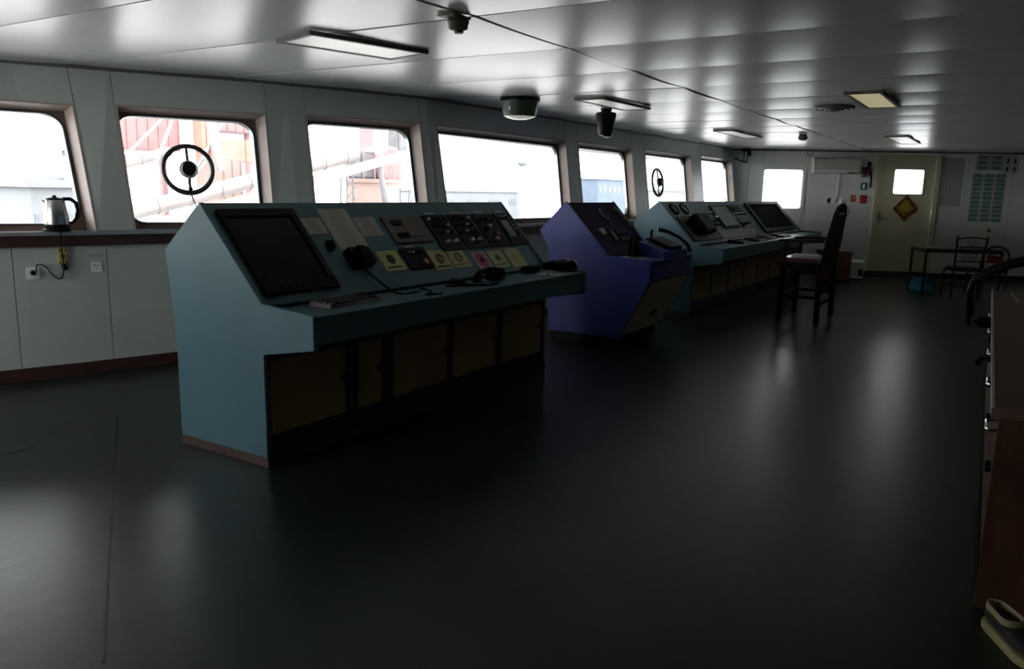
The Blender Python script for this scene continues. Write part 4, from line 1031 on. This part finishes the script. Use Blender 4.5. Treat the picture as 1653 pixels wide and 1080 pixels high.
# ------------------------------------------------------------------ deckhead fittings
def troffer(label, u0, u1, n0, n1, rot=0.0, warm=False, grp='recessed deckhead lamps'):
    t = thing('ceiling_lamp', label, 'lamp', W((u0 + u1) / 2, (n0 + n1) / 2, HC - .012), PHI + R(rot), grp)
    w, h = (u1 - u0) / 2, (n1 - n0) / 2
    m = MB()
    for q in ((-w, w, -h, -h + .03), (-w, w, h - .03, h), (-w, -w + .03, -h + .03, h - .03), (w - .03, w, -h + .03, h - .03)): m.box(*q, -.014, .01)
    m.build('frame', mat('lamp_frame_grey', (.22, .22, .21), .45), t, bevel=.002)
    m = MB(); m.box(-w + .028, w - .028, -h + .028, h - .028, -.008, .005); m.build('diffuser', M_lampwarm if warm else M_lampglass, t)
    return t
troffer('recessed lamp in the deckhead above the kettle side of near console', 3.25, 4.06, 3.24, 3.63, -14)
troffer('recessed lamp behind the black hanging camera', 6.55, 7.55, 3.17, 3.47, -2)
troffer('recessed lamp above far teal console, farthest from camera', 10.4, 11.8, 3.18, 3.46, 0)
troffer('yellowed recessed lamp right of the round deckhead vent', 6.95, 8.12, .97, 1.26, 0, True)
troffer('white recessed lamp near the far door', 12.0, 13.6, 1.3, 1.6, 0)
t = thing('deckhead_sensor', 'small brownish deckhead sensor near the top edge of photo', 'sensor', W(3.29, 2.42, HC - .002), PHI)
m = MB(); m.box(-.09, .06, -.05, .05, -.012, 0); m.build('mounting_plate', mat('tan_plate', (.30, .26, .17), .5), t, bevel=.003)
m = MB(); m.lathe([(.034, -.062), (.046, -.056), (.05, -.035), (.055, -.022), (.05, -.012)], 20, (.02, 0, 0)); m.build('body', mat('brown_sensor', (.13, .10, .065), .5), t)
m = MB(); m.lathe([(.022, -.076), (.024, -.06)], 14, (.025, 0, 0)); m.build('nozzle', mat('dark_brown_nozzle', (.07, .05, .035), .5), t)
t = thing('drum_lamp', 'olive green drum lamp hanging from the deckhead', 'lamp', W(6.42, 3.98, HC), PHI)
m = MB(); m.lathe([(.185, -.03), (.185, 0.002)], 32); m.build('mounting_ring', M_black, t)
m = MB(); m.lathe([(.145, -.165), (.152, -.15), (.178, -.03)], 32); m.build('drum', M_green, t)
m = MB(); m.lathe([(.0, -.195), (.07, -.188), (.12, -.175), (.14, -.163)], 32); m.build('lens', M_lampglass, t)
m = MB(); m.box(.15, .175, -.008, .008, -.13, -.05); m.box(-.178, -.16, -.01, .01, -.12, -.09); m.build('clip', M_steel, t)
t = thing('hanging_camera', 'black round camera unit hanging from the deckhead', 'camera', W(7.55, 3.64, HC), PHI)
m = MB(); m.lathe([(.03, -.05), (.05, -.03), (.06, .002)], 20); m.build('stem', M_black, t)
m = MB(); m.lathe([(.06, -.265), (.075, -.24), (.09, -.15), (.105, -.06), (.10, -.04), (.05, -.03)], 24); m.build('body', M_black, t)
m = MB(); m.lathe([(.0, -.285), (.035, -.28), (.05, -.262)], 20, (.02, -.01, 0)); m.build('lens', M_blackgloss, t)
t = thing('round_vent', 'round deckhead air vent left of the yellowed lamp', 'vent', W(8.05, 1.53, HC - .004), PHI)
for k, r_ in enumerate((.17, .125, .08, .04)):
    m = MB(); m.torus((0, 0, -.012 - .006 * k), (0, 0, 1), r_, .014, 32, 6); m.build('ring', mat('grey_vent', (.16, .16, .15), .45), t)
m = MB(); m.lathe([(.165, -.006), (.165, .002)], 28); m.build('throat', M_black, t)
t = thing('smoke_detector', 'small grey smoke detector on the deckhead near far wall', 'smoke detector', W(11.56, 2.57, HC), PHI)
m = MB(); m.lathe([(.05, -.02), (.055, .004)], 20); m.build('base', M_black, t)
m = MB(); m.lathe([(.0, -.085), (.04, -.08), (.065, -.055), (.06, -.02)], 20); m.build('dome', mat('dark_grey_dome', (.10, .10, .10), .4), t)
t = thing('wall_bracket', 'black instrument bracket in the far corner beside last window', 'bracket', EP(.17, .25, 2.06), EWR)
m = MB(); m.box(-.07, .07, -.05, .05, .16, .22); m.build('mount', M_black, t, bevel=.004)
for x in (-.03, .03):
    m = MB(); m.tube([(x, 0, .17), (x, 0, -.03)], .009, 8); m.build('rod', M_black, t)
m = MB(); m.lathe([(.03, .08), (.035, .12), (.02, .17)], 14, (.06, 0, 0)); m.build('knob', M_black, t)
m = MB(); m.tube([(.03, 0, -.03), (-.06, 0, -.02), (-.16, 0, .02), (-.2, 0, .04)], [.012, .012, .012, .016], 8); m.build('arm', M_black, t)
t = thing('deckhead_hook', 'small ring hook hanging at the far deckhead edge', 'hook', EP(1.30, .22, HC - .02), EWR)
m = MB(); m.torus((0, 0, -.05), (0, 1, 0), .045, .007, 24, 6); m.build('ring', mat('grey_hook', (.2, .2, .2), .4, metal=.8), t)
m = MB(); m.tube([(0, 0, -.005), (0, 0, .02)], .007, 6); m.build('stem', mat('grey_hook', (.2, .2, .2)), t)

# ------------------------------------------------------------------ outside, beyond the windows
M_crane = mat('hazed_red_steel', (.18, .085, .085), .6, var=.15, scale=1.2); M_orange = mat('orange_steel', (.24, .12, .09), .6, var=.15, scale=1.2)  # haze and glare are mixed into the red and orange steel colours
M_pale = mat('pale_pipe_paint', (.15, .135, .13), .5, var=.12, scale=1.0); M_pinkb = mat('pinkish_beam_paint', (.17, .115, .10), .6, var=.15, scale=1.0)
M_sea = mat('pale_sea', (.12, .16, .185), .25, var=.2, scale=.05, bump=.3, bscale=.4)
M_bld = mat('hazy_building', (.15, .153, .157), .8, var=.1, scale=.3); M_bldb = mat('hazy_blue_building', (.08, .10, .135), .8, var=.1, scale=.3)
M_mach = mat('grey_machinery', (.085, .08, .085), .6, var=.3, scale=2)
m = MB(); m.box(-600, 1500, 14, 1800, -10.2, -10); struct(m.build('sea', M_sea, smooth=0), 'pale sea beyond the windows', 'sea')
m = MB(); m.box(-12, 60, 8.3, 40, -3.2, -3.0); struct(m.build('fore_deck', mat('pale_deck', (.62, .60, .58), .7, var=.15, scale=.5), smooth=0), 'pale fore deck of the ship outside', 'deck')  # deck tone kept very pale to bounce daylight up onto the ceiling
def obox(name, u0, u1, n0, n1, z0, z1, mt, label, cat, stays=True):
    t = thing(name, label, cat, W((u0 + u1) / 2, (n0 + n1) / 2, -3.0), PHI)
    w, h_ = (u1 - u0) / 2, (n1 - n0) / 2
    m = MB(); m.box(-w, w, -h_, h_, z0 + 3.0, z1 + 3.0); m.build('body', mt, t, bevel=.03)
    k = max(3, int((u1 - u0) / .5))
    for i in range(k + 1):
        x = -w + 2 * w * i / k
        m = MB(); m.box(x - .03, x + .03, -h_ - .05, -h_, z0 + 3.0, z1 + 3.0); m.build('rib', mt, t)
    if stays and z0 > -2.9:
        for x in (-w * .85, w * .85):
            m = MB(); m.box(x - .12, x + .12, -.12, .12, 0, z0 + 3.0); m.build('post', mt, t)
    return t
def oref(u0, u1, z0, z1, n, dep, mt, label, cat):       # placed further out along its own sight line
    k = n / 30.0
    zz = lambda z: EYE + (z - EYE) * k
    obox('deck_house' if cat == 'deck house' else 'crane_housing', u0 * k, u1 * k, n, n + dep, max(-3.0, zz(z0)) if z0 > -2.5 else -3.0, zz(z1), mt, label, cat)
oref(18.5, 21.27, 2.71, 4.6, 33.5, 2, M_crane, 'hazy red crane housing seen upper left through disc window', 'crane')
oref(22.41, 23.14, 2.9, 4.8, 32.6, .7, M_orange, 'upright orange steel block seen above the clear view disc', 'crane')
oref(23.3, 25.6, 3.72, 4.8, 38.5, 2, M_crane, 'dark red overhanging block seen upper right through disc window', 'crane')
oref(24.3, 26.0, 2.4, 3.4, 36.2, 1.5, M_orange, 'orange red deck house right of clear view disc', 'deck house')
oref(23.0, 24.4, -3, 2.5, 30.9, 1.2, M_pinkb, 'pinkish winch house below the orange block', 'deck house')
oref(24.7, 27.0, -3, 1.0, 34.2, 1.4, M_orange, 'orange red bulwark under the boom', 'deck house')
def otube(name, pts, r, mt, label, cat, flanges=0):
    t = thing(name, label, cat, W(*pts[0]), 0); o0 = W(*pts[0])
    P = [W(*p) - o0 for p in pts]
    m = MB(); m.tube(P, r, 14); m.build('tube', mt, t)
    for k in range(flanges):
        f = (k + .5) / flanges; c = P[0].lerp(P[-1], f); d = (P[-1] - P[0]).normalized()
        m = MB(); m.lathe([(r * 1.12, -.06), (r * 1.12, .06)], 16, c, d); m.build('flange', mt, t)
    return t
otube('suction_pipe', [(17.2, 29.2, -.02), (31.0, 29.2, 3.06)], .33, M_pale, 'thick pale pipe rising to the right along the boom', 'pipe', 9)
otube('deck_pipe', [(18.2, 31.6, 1.75), (21.9, 31.6, 2.75)], .22, M_pale, 'thinner grey pipe behind the boom on the left', 'pipe', 4)
bm_ = thing('boom', 'long pinkish boom beam rising to the right under the pipe', 'boom', W(17.2, 28.4, -.4), 0)
o0 = W(17.2, 28.4, -.4)
def seg(u0, z0, u1, z1, n0, n1, h_, mt, nm):
    m = MB(); q = [W(u0, n0, z0 - h_), W(u1, n0, z1 - h_), W(u1, n1, z1 - h_), W(u0, n1, z0 - h_), W(u0, n0, z0), W(u1, n0, z1), W(u1, n1, z1), W(u0, n1, z0)]
    m.hexa([p - o0 for p in q]); m.build(nm, mt, bm_)
seg(17.2, -.38, 27.5, 1.92, 28.2, 28.6, .42, M_pinkb, 'beam'); seg(27.5, 1.92, 36.6, 3.95, 28.2, 28.6, .42, M_orange, 'beam')
for k in range(3):
    u = 20 + 6 * k; z = -.38 + (u - 17.2) * .2233 - .4
    m = MB(); p = [W(u, 28.4, z) - o0, W(u + 1.2, 28.4, -3.0) - o0]; m.tube(p, .16, 8); m.build('strut', M_mach, bm_)
for k, (a, b) in enumerate((((18.9, 30.5, 2.2), (21.5, 30.5, 4.6)), ((20.4, 30.3, 2.3), (21.6, 30.3, 4.8)), ((21.9, 30.2, 1.6), (24.0, 30.2, 4.6)), ((22.7, 30, 4.8), (23.3, 30, 2.0)), ((24.9, 30, 4.6), (25.3, 30, 2.1)), ((25.6, 30.4, 2.2), (27.2, 30.4, 4.4)), ((20.6, 30, .5), (22.6, 30, 2.4)))):
    otube('stay_rod', [a, b], .07 if k != 3 else .2, M_pale, ('thin pale stay at far left of disc window', 'steep thin pale stay left of disc', 'long pale stay slanting up behind the disc', 'thick white leg just left of orange block', 'near vertical pale stay right of disc', 'pale stay slanting up at right edge of disc window', 'short pale stay low left of the disc')[k], 'stay')
pd = thing('crane_pedestal', 'round orange crane pedestal seen through the narrow window', 'crane', W(34.1, 30.75, -3.0), PHI)
m = MB(); m.lathe([(1.45, 0), (1.45, 4.6), (1.6, 4.65), (1.6, 4.85)], 32); m.build('column', M_pinkb, pd)
m = MB(); m.lathe([(.9, -.9), (1.0, -.8), (1.0, .8), (.9, .9)], 28, (.3, -.3, 5.65), (0, 1, 0)); m.build('winch_drum', M_crane, pd)
m = MB(); m.box(-1.6, -.3, -.6, .6, 4.85, 6.3); m.build('winch_motor', M_mach, pd, bevel=.1)
for k in range(9):
    a = R(180 + 22.5 * k); m = MB(); m.tube([(1.55 * math.cos(a), 1.55 * math.sin(a), 4.85), (1.55 * math.cos(a), 1.55 * math.sin(a), 5.7)], .03, 6); m.build('rail_post', M_pale, pd)
la = thing('lattice_mast', 'small grey lattice mast left of the orange pedestal', 'mast', W(31.2, 30, -3.0), PHI)
for x in (-.3, .3):
    for y in (-.3, .3):
        m = MB(); m.tube([(x, y, 0), (x * .7, y * .7, 5.2)], .05, 6); m.build('chord', M_mach, la)
for k in range(8):
    m = MB(); z = .6 * k + .2; m.tube([(-.3, -.3, z), (.3, -.3, z + .6)], .03, 6); m.build('brace', M_mach, la)
wt = thing('deck_machinery', 'grey deck machinery at the top of the boom', 'machinery', W(37.0, 31.4, -3.0), PHI)
m = MB(); m.box(-.5, .5, -.4, .4, 6.2, 7.9); m.build('housing', M_mach, wt, bevel=.05)
for x in (-.7, -.4, .4, .7):
    m = MB(); m.tube([(x, -.5, 0), (x, -.5, 8.1)], .04, 6); m.build('post', M_mach, wt)
ct_ = thing('crane_column', 'faint pink crane column rising behind the narrow window', 'crane', W(46.5, 42, -3.0), PHI)
m = MB(); m.box(-.7, .7, -.7, .7, 0, 16); m.build('column', mat('hazed_pink_steel', (.17, .12, .12), .7), ct_)  # haze is blended into this pink
m = MB(); m.box(-12, 2, -.6, .6, 10.2, 11.4); m.build('jib', mat('hazed_pink_steel', (.17, .12, .12)), ct_)
tw = thing('harbour_tower', 'faint grey harbour tower on horizon in wide window', 'tower', W(163, 100, -10), PHI)
m = MB(); m.lathe([(1.5, 0), (1.0, 13), (.7, 17)], 18); m.build('shaft', M_bld, tw)
m = MB(); m.lathe([(.8, 17), (1.3, 17.6), (1.3, 18.4), (.7, 18.8)], 18); m.build('cabin', M_bld, tw)
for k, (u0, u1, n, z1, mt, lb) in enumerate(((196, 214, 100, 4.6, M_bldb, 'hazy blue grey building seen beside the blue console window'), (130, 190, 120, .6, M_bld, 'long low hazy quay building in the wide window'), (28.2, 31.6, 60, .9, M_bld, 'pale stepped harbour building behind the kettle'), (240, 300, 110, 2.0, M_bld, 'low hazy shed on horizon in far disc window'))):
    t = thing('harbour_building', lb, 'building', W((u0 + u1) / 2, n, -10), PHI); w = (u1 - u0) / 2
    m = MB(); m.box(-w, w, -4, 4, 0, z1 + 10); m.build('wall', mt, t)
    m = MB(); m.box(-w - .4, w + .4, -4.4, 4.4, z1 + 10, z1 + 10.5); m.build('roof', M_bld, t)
    for i in range(6):
        x = -w + 2 * w * (i + .5) / 6
        m = MB(); m.box(x - w * .08, x + w * .08, -4.05, -3.98, z1 + 6.5, z1 + 8.2); m.build('window', mat('hazy_window', (.10, .11, .12), .5), t)
mt_ = thing('harbour_mast', 'pale grey ship mast behind the kettle window edge', 'mast', W(34.4, 62, -10), PHI)
m = MB(); m.box(-.9, .9, -.6, .6, 0, 13.2); m.build('trunk', M_bld, mt_); m = MB(); m.box(-.45, .45, -.4, .4, 13.2, 17); m.build('top', M_bld, mt_)
m = MB(); m.box(-2.0, 1.8, -.3, .3, 11.3, 11.6); m.build('yard', M_bld, mt_); m = MB(); m.box(-1.6, 1.5, -.3, .3, 13.6, 13.85); m.build('yard', M_bld, mt_)
